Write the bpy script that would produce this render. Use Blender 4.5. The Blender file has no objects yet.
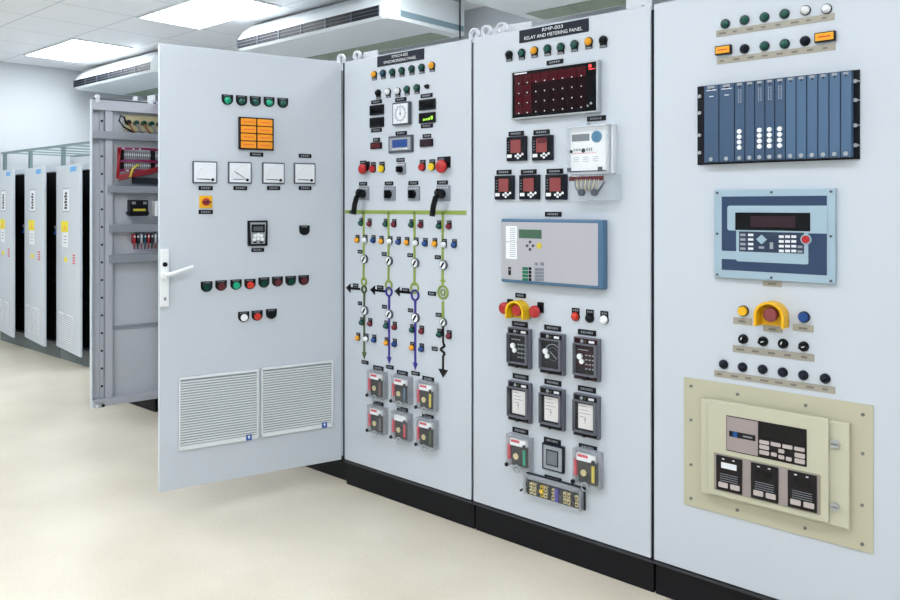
import bpy, bmesh, math, random
from mathutils import Vector, Matrix
random.seed(7)
C = bpy.context.scene.collection
sc = bpy.context.scene
# ------------------------------------------------------------------ camera
FPX = 795.0; CAM = (0.0, -2.742, 1.466)
cam_d = bpy.data.cameras.new('camera'); cam = bpy.data.objects.new('camera', cam_d); C.objects.link(cam)
cam_d.sensor_width = 36.0; cam_d.lens = 36.0*FPX/900.0; cam_d.shift_y = (207.0-300.0)/900.0
cam_d.clip_start = 0.02
cam.location = CAM; cam.rotation_euler = (math.pi/2, 0, math.radians(41.97))
sc.camera = cam
# ------------------------------------------------------------------ world, exposure
w = bpy.data.worlds.new('world'); sc.world = w; w.use_nodes = True
w.node_tree.nodes['Background'].inputs[0].default_value = (0.85, 0.92, 1.0, 1)
w.node_tree.nodes['Background'].inputs[1].default_value = 0.3
sc.view_settings.view_transform = 'Standard'; sc.view_settings.look = 'None'
sc.view_settings.gamma = 1.0; sc.view_settings.use_curve_mapping = False
sc.view_settings.exposure = 0.07
LIGHT_STRENGTH = 14.5
# ------------------------------------------------------------------ materials
def lin(c):
    return tuple((v/255/12.92 if v/255 <= 0.04045 else ((v/255+0.055)/1.055)**2.4) for v in c)
M = {}
def mat(name, rgb, rough=0.5, metal=0.0, emit=0.0, noise=0.0, bump=0.0, scale=20.0, spec=0.5, coat=0.0):
    if max(rgb) < 70: spec = 0.22
    m = bpy.data.materials.new(name); m.use_nodes = True
    nt = m.node_tree; b = nt.nodes['Principled BSDF']
    c = lin(rgb)+(1,)
    b.inputs['Base Color'].default_value = c
    b.inputs['Roughness'].default_value = rough; b.inputs['Metallic'].default_value = metal
    b.inputs['Specular IOR Level'].default_value = spec
    b.inputs['Coat Weight'].default_value = coat
    if emit:
        b.inputs['Emission Color'].default_value = c; b.inputs['Emission Strength'].default_value = emit
    if noise or bump:
        tc = nt.nodes.new('ShaderNodeTexCoord'); n = nt.nodes.new('ShaderNodeTexNoise')
        n.inputs['Scale'].default_value = scale; n.inputs['Detail'].default_value = 4
        nt.links.new(tc.outputs['Object'], n.inputs['Vector'])
        if noise:
            mx = nt.nodes.new('ShaderNodeMix'); mx.data_type = 'RGBA'
            mx.inputs['A'].default_value = tuple(v*(1-noise) for v in c[:3])+(1,)
            mx.inputs['B'].default_value = tuple(min(1, v*(1+noise)) for v in c[:3])+(1,)
            nt.links.new(n.outputs['Fac'], mx.inputs['Factor']); nt.links.new(mx.outputs['Result'], b.inputs['Base Color'])
        if bump:
            bp = nt.nodes.new('ShaderNodeBump'); bp.inputs['Strength'].default_value = bump; bp.inputs['Distance'].default_value = 0.002
            nt.links.new(n.outputs['Fac'], bp.inputs['Height']); nt.links.new(bp.outputs['Normal'], b.inputs['Normal'])
    M[name] = m; return m
mat('paint', (196, 204, 214), 0.32, noise=0.012, scale=3.0)
mat('paint_door', (196, 204, 214), 0.32, noise=0.012, scale=3.0)
mat('paint_far', (198, 206, 214), 0.4)
mat('grey_frame', (180, 183, 193), 0.45, noise=0.02, scale=6)
mat('grey_inner', (190, 194, 202), 0.45, noise=0.03, scale=5)
mat('duct_grey', (140, 145, 154), 0.5)
mat('dark_gasket', (34, 38, 46), 0.7)
mat('plinth', (16, 17, 22), 0.55, noise=0.15, scale=30)
mat('plinth_edge', (60, 62, 68), 0.5)
mat('plinth_grey', (105, 116, 118), 0.6, noise=0.05, scale=10)
mat('interior_dark', (8, 9, 13), 0.6)
mat('black', (8, 10, 16), 0.4)
mat('black_gloss', (4, 5, 10), 0.12, coat=0.1)
mat('navy_plate', (16, 22, 38), 0.4)
mat('white', (232, 236, 240), 0.4)
mat('offwhite', (214, 218, 224), 0.45)
mat('dial_white', (226, 231, 238), 0.35)
mat('legend_white', (225, 229, 235), 0.5)
mat('legend_grey', (128, 134, 144), 0.5)
mat('dark_green', (4, 78, 68), 0.2, coat=0.15)
mat('deep_green', (6, 58, 50), 0.2, coat=0.15)
mat('bright_green', (16, 158, 120), 0.25, coat=0.15)
mat('teal_blue', (4, 70, 92), 0.2, coat=0.15)
mat('red', (176, 26, 28), 0.3, coat=0.15)
mat('orange_red', (204, 48, 26), 0.3, coat=0.15)
mat('maroon', (116, 12, 34), 0.3, coat=0.15)
mat('dark_red_cap', (86, 12, 26), 0.3, coat=0.15)
mat('orange', (238, 164, 14), 0.3, coat=0.2)
mat('amber_tile', (240, 150, 16), 0.35)
mat('yellow', (232, 198, 12), 0.35)
mat('shroud_yellow', (232, 188, 8), 0.4)
mat('shroud_amber', (238, 182, 14), 0.4)
mat('blue', (14, 64, 134), 0.25, coat=0.15)
mat('cap_white', (236, 240, 244), 0.3)
mat('mimic_green', (138, 160, 70), 0.5)
mat('mimic_olive', (74, 90, 48), 0.5)
mat('mimic_blue', (56, 48, 146), 0.5)
mat('grey_switch', (132, 138, 148), 0.4)
mat('grey_mid', (150, 156, 164), 0.45)
mat('grey_bezel', (74, 80, 90), 0.35)
mat('steel', (176, 182, 188), 0.3, metal=0.6)
mat('screw', (120, 124, 122), 0.35, metal=0.7)
mat('lcd_blue', (34, 72, 140), 0.2, emit=0.05)
mat('lcd_grey', (108, 116, 124), 0.2)
mat('lcd_green', (66, 100, 80), 0.25)
mat('lit_green', (150, 210, 60), 0.3, emit=0.7)
mat('lit_red', (255, 60, 60), 0.3, emit=1.2)
mat('window_red', (66, 6, 18), 0.15, coat=0.15)
mat('window_red_dark', (24, 0, 6), 0.15, coat=0.1)
mat('meter_red', (138, 62, 64), 0.3)
mat('relay_blue', (70, 106, 138), 0.4)
mat('relay_grey', (176, 176, 184), 0.4)
mat('relay_membrane', (216, 219, 224), 0.4)
mat('key_green', (10, 110, 84), 0.4)
mat('rack_blue', (70, 100, 132), 0.4, noise=0.02, scale=10)
mat('rack_blue_dark', (54, 80, 110), 0.4)
mat('rack_black', (6, 9, 20), 0.5)
mat('fc_pale', (156, 180, 196), 0.4)
mat('fc_navy', (34, 58, 92), 0.4)
mat('fc_navy_dark', (28, 46, 74), 0.4)
mat('brown_screen', (52, 36, 44), 0.2)
mat('beige', (186, 183, 160), 0.42, noise=0.01)
mat('beige_light', (193, 191, 170), 0.42)
mat('beige_dark', (150, 148, 124), 0.5)  # darker beige for the rim round the channel modules
mat('taupe', (158, 146, 146), 0.5)
mat('key_taupe', (190, 180, 178), 0.45)
mat('brown_black', (28, 24, 27), 0.35)
mat('logo_blue', (24, 86, 160), 0.4)
mat('tape', (160, 156, 144), 0.45, noise=0.08, scale=60)
mat('tape_dark', (118, 112, 106), 0.45)
mat('coin', (214, 200, 150), 0.35, metal=0.3)
mat('copper', (150, 96, 50), 0.4, metal=0.4)
mat('mech_dark', (34, 32, 28), 0.5)
mat('red_label', (206, 64, 84), 0.5)
mat('relay_maroon_face', (40, 8, 14), 0.35)
mat('relay_black_face', (14, 14, 20), 0.35)
mat('relay_frame', (98, 100, 112), 0.4)
mat('card', (224, 222, 222), 0.5)
mat('wire_red', (150, 16, 34), 0.4)
mat('wire_brown', (110, 74, 74), 0.4)
mat('wire_yellow', (206, 188, 60), 0.4)
mat('wire_pale', (198, 188, 150), 0.5)
mat('terminal_grey', (170, 172, 180), 0.5)
mat('teal_sticker', (34, 124, 158), 0.4)
mat('sticker_blue', (96, 170, 226), 0.5)
mat('sticker_yellow', (236, 222, 40), 0.5)
mat('badge_blue', (30, 88, 170), 0.5)
mat('louver_white', (224, 229, 234), 0.4)
mat('louver_gap', (150, 158, 168), 0.5)
mat('ac_white', (226, 232, 234), 0.35)
mat('ac_stripe', (132, 156, 166), 0.4)
mat('ac_slot', (6, 10, 18), 0.5)
mat('ac_vane', (70, 78, 90), 0.4)
mat('ac_filter', (150, 164, 146), 0.6)
mat('rack_steel', (130, 150, 150), 0.45, metal=0.2)
mat('wall', (204, 209, 213), 0.75, noise=0.015, scale=1.5)
mat('wall_grey', (186, 192, 196), 0.8)
mat('light_frame', (222, 226, 230), 0.5)
def glass_mat(name, tint, alpha, rough=0.05):
    m = bpy.data.materials.new(name); m.use_nodes = True; nt = m.node_tree
    nt.nodes.clear()
    o = nt.nodes.new('ShaderNodeOutputMaterial'); mx = nt.nodes.new('ShaderNodeMixShader')
    t = nt.nodes.new('ShaderNodeBsdfTransparent'); p = nt.nodes.new('ShaderNodeBsdfPrincipled')
    p.inputs['Base Color'].default_value = lin(tint)+(1,); p.inputs['Roughness'].default_value = rough
    mx.inputs[0].default_value = alpha
    nt.links.new(t.outputs[0], mx.inputs[1]); nt.links.new(p.outputs[0], mx.inputs[2]); nt.links.new(mx.outputs[0], o.inputs[0])
    M[name] = m
glass_mat('clear', (222, 228, 234), 0.045)
glass_mat('glass_pane', (200, 206, 214), 0.02)
glass_mat('clear_edge', (196, 200, 208), 0.4)
glass_mat('clear_meter', (206, 216, 226), 0.30)
# floor: cream vinyl with faint mottling
def floor_mat():
    m = bpy.data.materials.new('floor_vinyl'); m.use_nodes = True; nt = m.node_tree; b = nt.nodes['Principled BSDF']
    tc = nt.nodes.new('ShaderNodeTexCoord')
    n1 = nt.nodes.new('ShaderNodeTexNoise'); n1.inputs['Scale'].default_value = 1.3; n1.inputs['Detail'].default_value = 6
    n2 = nt.nodes.new('ShaderNodeTexNoise'); n2.inputs['Scale'].default_value = 90; n2.inputs['Detail'].default_value = 2
    ad = nt.nodes.new('ShaderNodeMath'); ad.operation = 'MULTIPLY_ADD'; ad.inputs[1].default_value = 0.35
    r = nt.nodes.new('ShaderNodeValToRGB')
    r.color_ramp.elements[0].position = 0.45; r.color_ramp.elements[0].color = lin((202, 194, 176))+(1,)
    r.color_ramp.elements[1].position = 0.85; r.color_ramp.elements[1].color = lin((224, 217, 201))+(1,)
    nt.links.new(tc.outputs['Object'], n1.inputs['Vector']); nt.links.new(tc.outputs['Object'], n2.inputs['Vector'])
    nt.links.new(n2.outputs['Fac'], ad.inputs[0]); nt.links.new(n1.outputs['Fac'], ad.inputs[2])
    nt.links.new(ad.outputs[0], r.inputs[0]); nt.links.new(r.outputs[0], b.inputs['Base Color'])
    b.inputs['Roughness'].default_value = 0.33; b.inputs['Specular IOR Level'].default_value = 0.4
    M['floor'] = m
floor_mat()
TILE = 0.65; TX0 = -8.08; TY0 = 0.62
def ceil_mat():
    m = bpy.data.materials.new('ceiling_tile'); m.use_nodes = True; nt = m.node_tree; b = nt.nodes['Principled BSDF']
    tc = nt.nodes.new('ShaderNodeTexCoord'); sx = nt.nodes.new('ShaderNodeSeparateXYZ'); nt.links.new(tc.outputs['Object'], sx.inputs[0])
    outs = []
    for ax, off in (('X', TX0), ('Y', TY0)):
        a = nt.nodes.new('ShaderNodeMath'); a.operation = 'SUBTRACT'; a.inputs[1].default_value = off-40*TILE; nt.links.new(sx.outputs[ax], a.inputs[0])
        d = nt.nodes.new('ShaderNodeMath'); d.operation = 'DIVIDE'; d.inputs[1].default_value = TILE; nt.links.new(a.outputs[0], d.inputs[0])
        f = nt.nodes.new('ShaderNodeMath'); f.operation = 'FRACT'; nt.links.new(d.outputs[0], f.inputs[0])
        p = nt.nodes.new('ShaderNodeMath'); p.operation = 'PINGPONG'; p.inputs[1].default_value = 0.5; nt.links.new(f.outputs[0], p.inputs[0])
        l = nt.nodes.new('ShaderNodeMath'); l.operation = 'LESS_THAN'; l.inputs[1].default_value = 0.010; nt.links.new(p.outputs[0], l.inputs[0])
        outs.append(l)
    mx = nt.nodes.new('ShaderNodeMath'); mx.operation = 'MAXIMUM'
    nt.links.new(outs[0].outputs[0], mx.inputs[0]); nt.links.new(outs[1].outputs[0], mx.inputs[1])
    c = nt.nodes.new('ShaderNodeMix'); c.data_type = 'RGBA'
    c.inputs['A'].default_value = lin((238, 239, 242))+(1,); c.inputs['B'].default_value = lin((196, 201, 208))+(1,)
    nt.links.new(mx.outputs[0], c.inputs['Factor']); nt.links.new(c.outputs['Result'], b.inputs['Base Color'])
    b.inputs['Roughness'].default_value = 0.5
    M['ceiling'] = m
ceil_mat()
dm = bpy.data.materials.new('light_diffuser'); dm.use_nodes = True
_b = dm.node_tree.nodes['Principled BSDF']; _b.inputs['Base Color'].default_value = (0.9, 0.93, 0.97, 1)
_b.inputs['Emission Color'].default_value = (0.925, 0.96, 1.0, 1); _b.inputs['Emission Strength'].default_value = LIGHT_STRENGTH
M['diffuser'] = dm
# ------------------------------------------------------------------ mesh builder (local frame: x right, z up, -y towards the viewer)
class MB:
    def __init__(s): s.v = []; s.f = []; s.m = []; s.sm = []
    def add(s, vs, fs, m, smooth=False):
        o = len(s.v); s.v += [tuple(v) for v in vs]
        for f in fs: s.f.append([i+o for i in f]); s.m.append(m); s.sm.append(smooth)
        return s
    def box(s, x0, x1, y0, y1, z0, z1, m, bev=0.0):
        m = M[m] if isinstance(m, str) else m
        if x0 > x1: x0, x1 = x1, x0
        if y0 > y1: y0, y1 = y1, y0
        if z0 > z1: z0, z1 = z1, z0
        if bev <= 0:
            vs = [(x, y, z) for x in (x0, x1) for y in (y0, y1) for z in (z0, z1)]
            return s.add(vs, [(0,1,3,2),(4,6,7,5),(0,4,5,1),(2,3,7,6),(0,2,6,4),(1,5,7,3)], m)
        bm = bmesh.new(); bmesh.ops.create_cube(bm, size=1.0)
        for v in bm.verts:
            v.co = Vector(((x0+x1)/2+v.co.x*(x1-x0), (y0+y1)/2+v.co.y*(y1-y0), (z0+z1)/2+v.co.z*(z1-z0)))
        b = min(bev, 0.45*min(x1-x0, y1-y0, z1-z0))
        bmesh.ops.bevel(bm, geom=list(bm.edges), offset=b, segments=2, affect='EDGES', profile=0.5)
        bm.verts.index_update()
        s.add([v.co[:] for v in bm.verts], [[v.index for v in f.verts] for f in bm.faces], m); bm.free(); return s
    def prism(s, poly, y0, y1, m, smooth=False):      # poly: (x,z) counter-clockwise seen from -y
        m = M[m] if isinstance(m, str) else m
        n = len(poly)
        vs = [(x, y0, z) for x, z in poly]+[(x, y1, z) for x, z in poly]
        fs = [list(range(n)), list(range(2*n-1, n-1, -1))]
        s.add(vs, fs, m)
        s.add(vs, [(i, i+n, (i+1) % n+n, (i+1) % n) for i in range(n)], m, smooth); return s
    def cyl(s, x, z, r, y0, y1, m, n=20, r2=None, smooth=True):   # y0 = front (outer), r2 = front radius
        m = M[m] if isinstance(m, str) else m
        r2 = r if r2 is None else r2
        a = [(math.cos(2*math.pi*i/n), math.sin(2*math.pi*i/n)) for i in range(n)]
        vs = [(x+r2*c, y0, z+r2*q) for c, q in a]+[(x+r*c, y1, z+r*q) for c, q in a]
        s.add(vs, [list(range(n)), list(range(2*n-1, n-1, -1))], m)
        s.add(vs, [(i, i+n, (i+1) % n+n, (i+1) % n) for i in range(n)], m, smooth); return s
    def dome(s, x, z, r, y0, y1, m, n=20, k=4):       # rounded cap from y1 (wall) out to y0
        m = M[m] if isinstance(m, str) else m
        vs = []; fs = []
        for j in range(k+1):
            t = j/k*math.pi/2; rr = r*math.cos(t) if j < k else r*0.02; y = y1+(y0-y1)*math.sin(t)
            for i in range(n):
                vs.append((x+rr*math.cos(2*math.pi*i/n), y, z+rr*math.sin(2*math.pi*i/n)))
        for j in range(k):
            for i in range(n):
                a, b = j*n+i, j*n+(i+1) % n
                fs.append((a, b, b+n, a+n))
        fs.append([k*n+i for i in range(n)])
        return s.add(vs, fs, m, True)
    def ring(s, x, z, ro, ri, y0, y1, m, n=24, a0=0.0, a1=2*math.pi):
        m = M[m] if isinstance(m, str) else m
        full = abs(a1-a0-2*math.pi) < 1e-6; k = n if full else n+1
        vs = []
        for i in range(k):
            t = a0+(a1-a0)*i/n; c, q = math.cos(t), math.sin(t)
            vs += [(x+ro*c, y0, z+ro*q), (x+ri*c, y0, z+ri*q), (x+ri*c, y1, z+ri*q), (x+ro*c, y1, z+ro*q)]
        fs = []
        for i in range(n):
            a = 4*i; b = 4*((i+1) % k)
            fs += [(a, b, b+1, a+1), (a+1, b+1, b+2, a+2), (a+2, b+2, b+3, a+3), (a+3, b+3, b, a)]
        if not full: fs += [(0, 1, 2, 3), (4*n+3, 4*n+2, 4*n+1, 4*n)]
        return s.add(vs, fs, m, True)
    def tube(s, pts, r, m, n=8):
        m = M[m] if isinstance(m, str) else m
        pts = [Vector(p) for p in pts]; vs = []; fs = []; up = Vector((0, 0, 1))
        for i, p in enumerate(pts):
            d = (pts[min(i+1, len(pts)-1)]-pts[max(i-1, 0)]).normalized()
            a = d.cross(up if abs(d.z) < 0.95 else Vector((0, 1, 0))).normalized(); b = d.cross(a)
            for k in range(n):
                t = 2*math.pi*k/n; vs.append(p+a*(r*math.cos(t))+b*(r*math.sin(t)))
        for i in range(len(pts)-1):
            for k in range(n):
                fs.append((i*n+k, i*n+(k+1) % n, (i+1)*n+(k+1) % n, (i+1)*n+k))
        fs += [list(range(n))[::-1], [(len(pts)-1)*n+k for k in range(n)]]
        return s.add(vs, fs, m, True)
    def bar(s, x0, z0, x1, z1, wd, y0, y1, m):        # straight strip in the face plane
        dx, dz = x1-x0, z1-z0; L = math.hypot(dx, dz) or 1; nx, nz = -dz/L*wd/2, dx/L*wd/2
        return s.prism([(x0-nx, z0-nz), (x1-nx, z1-nz), (x1+nx, z1+nz), (x0+nx, z0+nz)], y0, y1, m)
    def rrect(s, x0, x1, z0, z1, r, y0, y1, m, k=4):
        p = []
        for cx, cz, a in ((x1-r, z0+r, -90), (x1-r, z1-r, 0), (x0+r, z1-r, 90), (x0+r, z0+r, 180)):
            for i in range(k+1):
                t = math.radians(a+90*i/k); p.append((cx+r*math.cos(t), cz+r*math.sin(t)))
        return s.prism(p, y0, y1, m)
    def mesh(s, name):
        me = bpy.data.meshes.new(name); me.from_pydata(s.v, [], s.f)
        mats = []
        for i, m in enumerate(s.m):
            if m not in mats: mats.append(m)
            me.polygons[i].material_index = mats.index(m); me.polygons[i].use_smooth = s.sm[i]
        for m in mats: me.materials.append(m)
        bm = bmesh.new(); bm.from_mesh(me); bmesh.ops.recalc_face_normals(bm, faces=bm.faces); bm.to_mesh(me); bm.free()
        me.update(); return me
    def build(s, name, parent=None, loc=(0,0,0), rz=0.0, label=None):
        return link(name, s.mesh(name), parent, loc, rz, label)
def link(name, me, parent=None, loc=(0,0,0), rz=0.0, label=None):
    o = bpy.data.objects.new(name, me); C.objects.link(o); o.location = loc; o.rotation_euler = (0, 0, rz)
    if parent: o.parent = parent
    if label: o['label'] = label
    return o
def thing(name, label, cat, loc=(0,0,0), group=None, rz=0.0):
    o = bpy.data.objects.new(name, None); C.objects.link(o); o.location = loc; o.rotation_euler = (0, 0, rz)
    o.empty_display_size = 0.1; o['label'] = label; o['category'] = cat
    if group: o['group'] = group
    return o
CACHE = {}
def cached(key, fn):
    if key not in CACHE:
        mb = MB(); fn(mb); CACHE[key] = mb.mesh(key.split('|')[0])
    return CACHE[key]
def text_mesh(body, width, height, m, bold=False):
    cu = bpy.data.curves.new('lettering', 'FONT'); cu.body = body; cu.size = 1.0; cu.extrude = 0.0
    cu.offset = 0.012 if bold else 0.0
    ob = bpy.data.objects.new('lettering', cu); C.objects.link(ob)
    dg = bpy.context.evaluated_depsgraph_get(); me = bpy.data.meshes.new_from_object(ob.evaluated_get(dg))
    bpy.data.objects.remove(ob)
    xs = [v.co.x for v in me.vertices]; ys = [v.co.y for v in me.vertices]
    x0, x1, y0, y1 = min(xs), max(xs), min(ys), max(ys)
    for v in me.vertices:
        v.co = Vector(((v.co.x-(x0+x1)/2)/(x1-x0)*width, 0, (v.co.y-(y0+y1)/2)/(y1-y0)*height))
    me.materials.clear(); me.materials.append(M[m]); return me
# ------------------------------------------------------------------ measuring: a sight line through the photo meets a known plane
FW = (-0.6687, 0.7435); RT = (0.7435, 0.6687)
class Face:
    """vertical plane through h with unit direction e (to the right as seen), s measured along e"""
    def __init__(s, h, e): s.h = h; s.e = e; s.rz = math.atan2(e[1], e[0])
    def at(s, px, py):
        u = (px-450)/FPX; d = (FW[0]+u*RT[0], FW[1]+u*RT[1])
        hx, hy = s.h[0]-CAM[0], s.h[1]-CAM[1]; ex, ey = s.e
        det = d[0]*ey-d[1]*ex; t = (hx*ey-hy*ex)/det
        return (t*d[0]+CAM[0]-s.h[0])*ex+(t*d[1]+CAM[1]-s.h[1])*ey, CAM[2]+(207-py)*t/FPX
    def world(s, a, z, out=0.0):
        return (s.h[0]+s.e[0]*a+s.e[1]*out, s.h[1]+s.e[1]*a-s.e[0]*out, z)
    def off(s, out): return Face((s.h[0]+s.e[1]*out, s.h[1]-s.e[0]*out), s.e)
    def rect(s, x0, y0, x1, y1):
        xm, ym = (x0+x1)/2, (y0+y1)/2
        a = s.at(x0, ym)[0]; b = s.at(x1, ym)[0]; t = s.at(xm, y0)[1]; q = s.at(xm, y1)[1]
        return (a+b)/2, (t+q)/2, abs(b-a), abs(t-q)
ROW = Face((0, 0), (1, 0))
HINGE = (-3.226, 0.0); DE = (0.2816, 0.9593)
DOOR = Face(HINGE, DE)
HB = (-5.343, -0.352); _n = math.hypot(0.178, 0.984)
DB = Face(HB, (0.178/_n, 0.984/_n))
def Z(ox, oy, sc_):
    return lambda *a: tuple((ox if i % 2 == 0 else oy)+v/sc_ for i, v in enumerate(a))
class Dev:
    """one device on a face: main mesh is a part of the cabinet, the rest are its sub-parts"""
    def __init__(s, cab, face, name, a, z, label=None, out=0.0):
        s.cab, s.face, s.name, s.a, s.z, s.label = cab, face, name, a, z, label; s.front = 0.0
        wl = face.world(a, z, out); s.loc = tuple(wl[i]-cab.location[i] for i in range(3)); s.o = None
    def main(s, me):
        if isinstance(me, MB): me = me.mesh(s.name)
        s.o = link(s.name, me, s.cab, s.loc, s.face.rz, s.label); return s
    def sub(s, name, me, label=None, loc=(0,0,0)):
        if isinstance(me, MB): me = me.mesh(name)
        link(name, me, s.o, loc, 0.0, label); return s
    def q(s, x0, y0, x1, y1):       # photo box -> local x0,x1,z0,z1
        a, z, w_, h_ = s.face.off(s.front).rect(x0, y0, x1, y1)
        return a-w_/2-s.a, a+w_/2-s.a, z-h_/2-s.z, z+h_/2-s.z
    def p(s, px, py):
        a, z = s.face.off(s.front).at(px, py); return a-s.a, z-s.z
# ------------------------------------------------------------------ the setting
CEIL = 3.15
XL, XR, YF, YB = -10.0, 3.2, -6.0, 2.41
def struct(name, mb):
    o = mb.build(name); o['kind'] = 'structure'; return o
struct('floor', MB().box(XL-0.1, XR+0.1, YF-0.1, YB+0.1, -0.1, 0, 'floor'))
struct('ceiling', MB().box(XL-0.1, XR+0.1, YF-0.1, YB+0.1, CEIL, CEIL+0.1, 'ceiling'))
struct('wall_left', MB().box(XL-0.1, XL, YF, YB, 0, CEIL, 'wall'))
struct('wall_back', MB().box(XL-0.1, XR+0.1, YB, YB+0.1, 0, CEIL, 'wall'))
struct('wall_right', MB().box(XR, XR+0.1, YF, YB, 0, CEIL, 'wall'))
struct('wall_front', MB().box(XL-0.1, XR+0.1, YF-0.1, YF, 0, CEIL, 'wall'))
# ------------------------------------------------------------------ ceiling lights (regular grid of recessed troffers, those out of view added for light)
def troffer(x, y, label, group=None):
    t = thing('ceiling_light', label, 'ceiling light', (x, y, CEIL), group)
    hx, hy = TILE-0.012, TILE/2-0.012
    f = MB()
    f.box(-hx, hx, -hy, -hy+0.02, -0.012, 0.0, 'light_frame'); f.box(-hx, hx, hy-0.02, hy, -0.012, 0.0, 'light_frame')
    f.box(-hx, -hx+0.02, -hy+0.02, hy-0.02, -0.012, 0.0, 'light_frame'); f.box(hx-0.02, hx, -hy+0.02, hy-0.02, -0.012, 0.0, 'light_frame')
    f.build('frame', t)
    MB().box(-hx+0.02, hx-0.02, -hy+0.02, hy-0.02, -0.008, -0.001, 'diffuser').build('diffuser', t)
    l = MB()
    for k in (-1, 1):
        for i in range(20):
            x0 = -hx+0.06+i*(2*hx-0.12)/20
            l.box(x0, x0+0.03, k*0.1-0.003, k*0.1+0.003, -0.0095, -0.008, 'legend_grey')
    l.build('slotted_strip', t)
    return t
for xi in range(5):
    for yi in range(3):
        x = TX0-TILE+xi*4*TILE; y = TY0+TILE/2-yi*4*TILE
        if xi == 0 and yi == 0: lb, g = 'bright recessed ceiling light panel nearest the far left wall', None
        elif xi == 1 and yi == 0: lb, g = 'bright recessed ceiling light panel in front of the middle air conditioner', None
        else: lb, g = 'unseen recessed ceiling light panel added to light the room', 'unseen ceiling lights added for lighting'  # unseen panels continue the grid, added to light the room
        troffer(x, y, lb, g)
# ------------------------------------------------------------------ ceiling-suspended air conditioners
def aircon(x0, x1, label):
    t = thing('air_conditioner', label, 'air conditioner', (x0, 1.31, CEIL), 'ceiling air conditioners')
    L = x1-x0; D = 0.87; H = 0.28
    def prof(x, k=0.0):     # (y,z) outline of the housing
        return [(x, 0.0+k, -H+0.02), (x, 0.02+k, -H), (x, D, -H), (x, D, -0.02), (x, 0.16+k, -0.02), (x, 0.05+k, -0.10), (x, 0.0+k, -H+0.105)]
    b = MB(); xs = [(0.0, 0.05), (0.05, 0.0), (L-0.07, 0.0), (L-0.025, 0.03), (L, 0.12)]
    vs = []; n = 7
    for x, k in xs: vs += prof(x, k)
    fs = [list(range(n))[::-1], [(len(xs)-1)*n+i for i in range(n)]]
    for j in range(len(xs)-1):
        for i in range(n): fs.append((j*n+i, j*n+(i+1) % n, (j+1)*n+(i+1) % n, (j+1)*n+i))
    b.add(vs, fs, M['ac_white']); b.build('housing', t)
    g = MB(); gx1 = L-0.085
    g.box(0.04, gx1, -0.002, 0.03, -H+0.022, -H+0.102, 'ac_slot'); g.build('outlet_slot', t)
    v = MB()
    for i in range(7):
        x = 0.04+i*(gx1-0.04)/6; v.box(x-0.005, x+0.005, -0.008, -0.001, -H+0.022, -H+0.102, 'ac_vane')
    for k in (0.048, 0.075): v.box(0.04, gx1, -0.005, -0.001, -H+k-0.0022, -H+k+0.0022, 'ac_vane')
    v.build('louvre', t)
    s = MB(); s.box(L+0.0, L+0.004, 0.14, D-0.01, -H+0.03, -H+0.075, 'ac_stripe', ); s.build('side_stripe', t, label='blue-grey stripe along the end cap')
    f = MB()
    for i in range(5):
        xa = 0.08+i*(L-0.2)/5; f.box(xa+0.004, xa+(L-0.2)/5-0.004, 0.60, D-0.03, -H-0.005, -H, 'ac_filter', 0.002)
    f.build('intake_grille', t, label='pale green intake panels on the underside')
    MB().box(0.1, L-0.1, 0.25, D-0.02, -0.02, 0.0, 'dark_gasket').build('ceiling_mount', t)
    c = MB(); c.tube([(L+0.015, 0.80, 0), (L+0.015, 0.80, -0.32)], 0.006, 'black'); c.build('hanging_rod', t)
    return t
aircon(-9.71, -7.75, 'white ceiling air conditioner farthest away, beside the left wall')
aircon(-6.26, -4.27, 'middle white ceiling air conditioner with dark louvred outlet, above the open door')
aircon(-3.53, -1.60, 'nearest white ceiling air conditioner, partly seen above the relay and metering panel')
# ------------------------------------------------------------------ cabinets
ZB, ZT = 0.131, 2.231
def nameplate(cab, face, cx, cy, wpx=11, label=None, h=0.019, w_=None, m='black'):
    a, z = face.at(cx, cy); W = w_ or max(0.05, face.rect(cx-wpx/2, cy-1, cx+wpx/2, cy+1)[2])
    def f(mb):
        mb.box(-W/2, W/2, -0.003, 0, -h/2, h/2, m)
        rnd = random.Random(int(W*1000)); x = -W*0.33
        while x < W*0.3:
            l = rnd.uniform(0.003, 0.008); mb.box(x, x+l, -0.0036, -0.003, -h*0.2, h*0.22, 'legend_grey'); x += l+0.003
    W = round(W, 3)
    Dev(cab, face, 'nameplate', a, z, label).main(cached('nameplate|%s|%s|%s' % (W, h, m), f))
def lifting(cab, items):     # items: (kind, worldX)
    for k, x, y in items:
        if k == 'eye':
            m = MB(); m.ring(0, 0.042, 0.029, 0.017, -0.007, 0.007, 'offwhite'); m.cyl(0, 0, 0.010, -0.01, 0.01, 'offwhite'); m.box(-0.012, 0.012, -0.012, 0.012, -0.004, 0.012, 'offwhite', 0.002)
            m.build('lifting_eye', cab, (x-cab.location.x, y, ZT-0.011))
        else:
            hw = 0.12 if k == 'wide' else 0.055
            m = MB(); m.box(-hw, hw, 0, 0.006, -0.01, 0.06, 'offwhite', 0.002); m.box(-hw, hw, 0, 0.05, -0.01, -0.004, 'offwhite')
            m.cyl(0.02, 0.02, 0.008, -0.002, 0, 'legend_grey')
            m.build('lifting_bracket', cab, (x-cab.location.x, y, ZT-0.011+0.004))
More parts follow.
